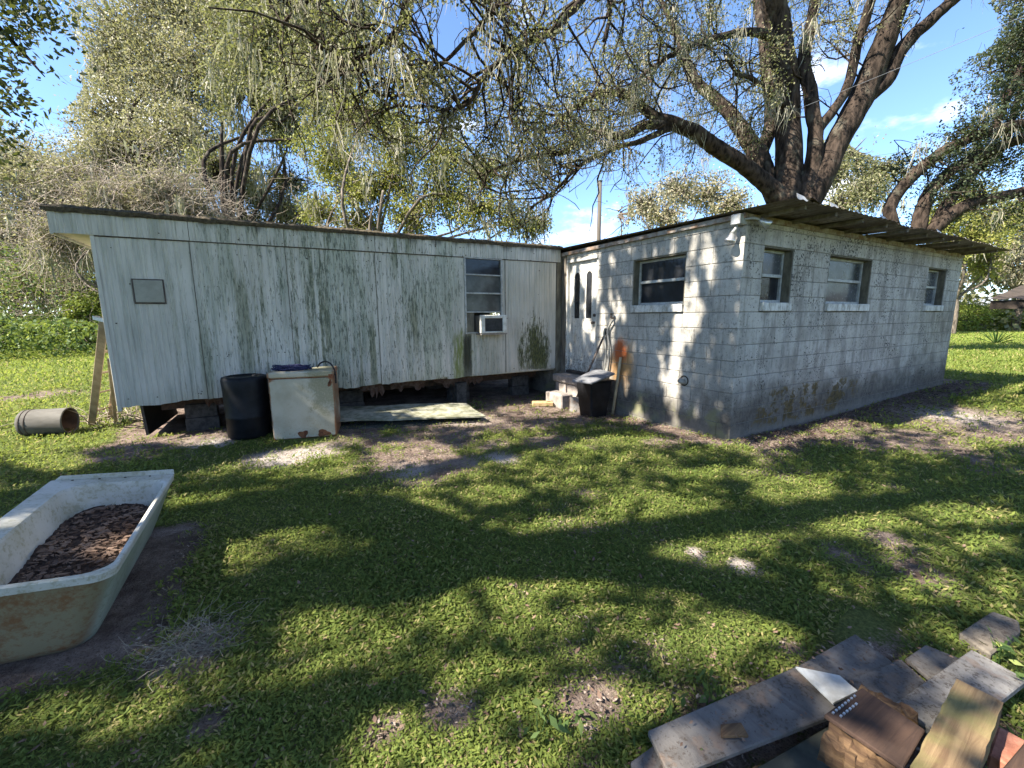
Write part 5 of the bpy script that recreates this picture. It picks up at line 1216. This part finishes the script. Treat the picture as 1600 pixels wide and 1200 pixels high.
# fallen leaves and litter
def litter(name, label, x, y, size, mat):
    n = len(x); p = np.stack([x, y, hgt(x, y)+rng.uniform(.004, .022, n)], 1); a = rng.uniform(0, 6.283, n); s = np.asarray(size)*rng.uniform(.6, 1.5, n)
    d = np.stack([np.cos(a), np.sin(a), rng.uniform(-.25, .35, n)], 1)*s[:, None]; e = np.stack([-np.sin(a), np.cos(a), rng.uniform(-.3, .3, n)], 1)*(s*.42)[:, None]
    v = np.stack([p-d*.5, p+e*.5, p+d*.5, p-e*.5], 1).reshape(-1, 3); o = link(name, npmesh(name, v, np.arange(4*n).reshape(-1, 4)), mat); return tag(o, label, 'litter', kind='stuff')
n = 2600; an = rng.uniform(-1.0, 1.0, n); r = .8*np.exp(rng.random(n)*math.log(12)); x = CAM[0]+r*np.sin(az0+an); y = CAM[1]+r*np.cos(az0+an); k = ~((x > -.03) & (y > -.03)) & (y < 3.6) & ~((np.abs(x+6.04) < .38) & (np.abs(y-.08) < .8))
litter('fallen_leaves', 'small brown leaves scattered over the lawn', x[k], y[k], .032, 'chip')
n = 3800; x = rng.uniform(.1, 8.5, n); y = -.03-np.abs(rng.normal(size=n))*.42
litter('leaf_litter', 'dark leaf litter along the foot of the long block wall', x, y, .05, 'mulch')
n = 110000; x = rng.uniform(-7.2, 8.5, n); y = rng.uniform(-3.2, 3.6, n); dd = dirt(x, y); k = (dd > .35) & (rng.random(n) < dd*.8) & ~((x > -.03) & (y > -.03)) & ~((np.abs(x+6.04) < .36) & (np.abs(y-.08) < .76))
litter('soil_crumbs', 'crumbs of soil and bark on the bare patches of the yard', x[k], y[k], .022, 'crumb')
n = 1500; x = np.concatenate([rng.uniform(-.55, -.03, n//2), rng.uniform(-4.5, -.6, n-n//2)]); y = np.concatenate([rng.uniform(-.2, 3.3, n//2), rng.uniform(1.2, 3.5, n-n//2)])
litter('soil_litter', 'brown leaf scraps on the bare soil before the entrance', x, y, .035, 'chip')
lp = [onz(random.uniform(1040, 1560), random.uniform(1010, 1190), .128) for _ in range(170)]
lp = np.array([q for q in lp if abs(pix(q)[1]-(1150-.40*(pix(q)[0]-1012))) < 70]); n = len(lp); v = leaf_arrays(lp, np.full(n, .016), 0, .25, .08)
tag(link('board_litter', npmesh('board_litter', v, np.arange(4*n).reshape(-1, 4)), 'chip'), 'small dry leaf scraps on the grey boards', 'litter', kind='stuff')
# dry straw heap on the lawn
c = onz(300, 1008); n = 300; s = np.stack([c[0]+rng.normal(size=n)*.10, c[1]+rng.normal(size=n)*.08, np.full(n, .0)], 1); s[:, 2] = hgt(s[:, 0], s[:, 1])+rng.uniform(.003, .022, n)
w = walk(s, rng.normal(size=(n, 3))*np.array([1, 1, .15]), rng.uniform(.08, .26, n), 6, .35, .03); w[:, :, 2] = np.maximum(w[:, :, 2], hgt(w[:, :, 0], w[:, :, 1])+.006)
v, f = tubes(w, np.full((n, 6), .0008), 3); tag(link('dry_straw', npmesh('dry_straw', v, f), 'deadgrass'), 'pale dry straw heap on the lawn near the bathtub', 'straw', kind='stuff')
# brushwood by the ladder foot
c = onz(190, 655); n = 130; s = np.stack([c[0]+rng.normal(size=n)*.35, c[1]+rng.normal(size=n)*.22, np.full(n, .03)], 1)
w = walk(s, rng.normal(size=(n, 3))*np.array([1, 1, .4]), rng.uniform(.2, .7, n), 6, .3, .04); w[:, :, 2] = np.maximum(w[:, :, 2], .01); v, f = tubes(w, np.tile(np.linspace(.008, .003, 6), (n, 1)), 4)
tag(link('brushwood', npmesh('brushwood', v, f), 'vine'), 'loose brushwood under the trailer corner by the ladder', 'brushwood', kind='stuff')
# broad-leaved weeds
def weed(px, py, h, nl, lab, sz=.05, mat='leaf_shrub', dr=.1, grp='weeds by the scrap boards'):
    b = onz(px, py, .0); b[2] = gz(b); root = empty('weed', tuple(b), lab, 'weed', grp); n = max(3, nl//5)
    w = walk(np.repeat(b[None], n, 0), np.stack([rng.normal(size=n)*.6, rng.normal(size=n)*.6, np.ones(n)], 1), rng.uniform(.6, 1.1, n)*h, 6, .15, .04); v, f = tubes(w, np.tile(np.linspace(.003, .001, 6), (n, 1)), 4)
    link('stem', npmesh('stem', v, f), mat, root); k = rng.integers(0, n, nl); j = rng.integers(2, 6, nl); leaves('leaves', w[k, j]+rng.normal(size=(nl, 3))*sz*.45, sz, mat, root, dr, .22)
for a in ((1032, 1136, .17, 22, 'leafy weed at the corner of the long grey board'), (1105, 1105, .20, 30, 'spreading weed leaning over the long grey board'), (880, 1140, .16, 18, 'thin upright weed in the lawn before the scrap pile'), (845, 1165, .14, 16, 'tiny leafy weed in the lawn before the scrap pile'), (1590, 1095, .22, 34, 'long grassy weed beside the timber post'), (1560, 1040, .14, 24, 'weed growing behind the pale board')): weed(*a)
weed(490, 672, .22, 26, 'small weed between the black drum and freezer', .045, grp='weeds along the trailer'); weed(455, 680, .18, 20, 'weed at the foot of the black drum', .045, grp='weeds along the trailer'); weed(745, 640, .22, 40, 'dark weed under the trailer edge by the pale panel', .06, grp='weeds along the trailer')
weed(195, 664, .2, 34, 'low weed at the ladder foot by the trailer corner', .05, grp='weeds along the trailer'); weed(245, 662, .2, 34, 'low weed before the first pier under the trailer', .05, grp='weeds along the trailer')
# spiky yucca on the far lawn
b = onz(1555, 541); yr = empty('yucca', (b[0], b[1], gz(b)), 'small spiky yucca on the shaded far lawn', 'yucca')
for k in range(16):
    a_ = k*2.4; el = .35+.9*((k*7) % 16)/16; d_ = np.array([math.cos(a_)*math.cos(el), math.sin(a_)*math.cos(el), math.sin(el)]); s_ = np.array([-math.sin(a_), math.cos(a_), 0]); b0_ = np.array([b[0], b[1], gz(b)])
    B().add([b0_-s_*.03, b0_+s_*.03, b0_+d_*.55+s_*.03, b0_+d_*.95-np.array([0, 0, .08]), b0_+d_*.55-s_*.03], [(0, 1, 2, 3, 4)]).build('blade', 'leaf_shrub', yr)
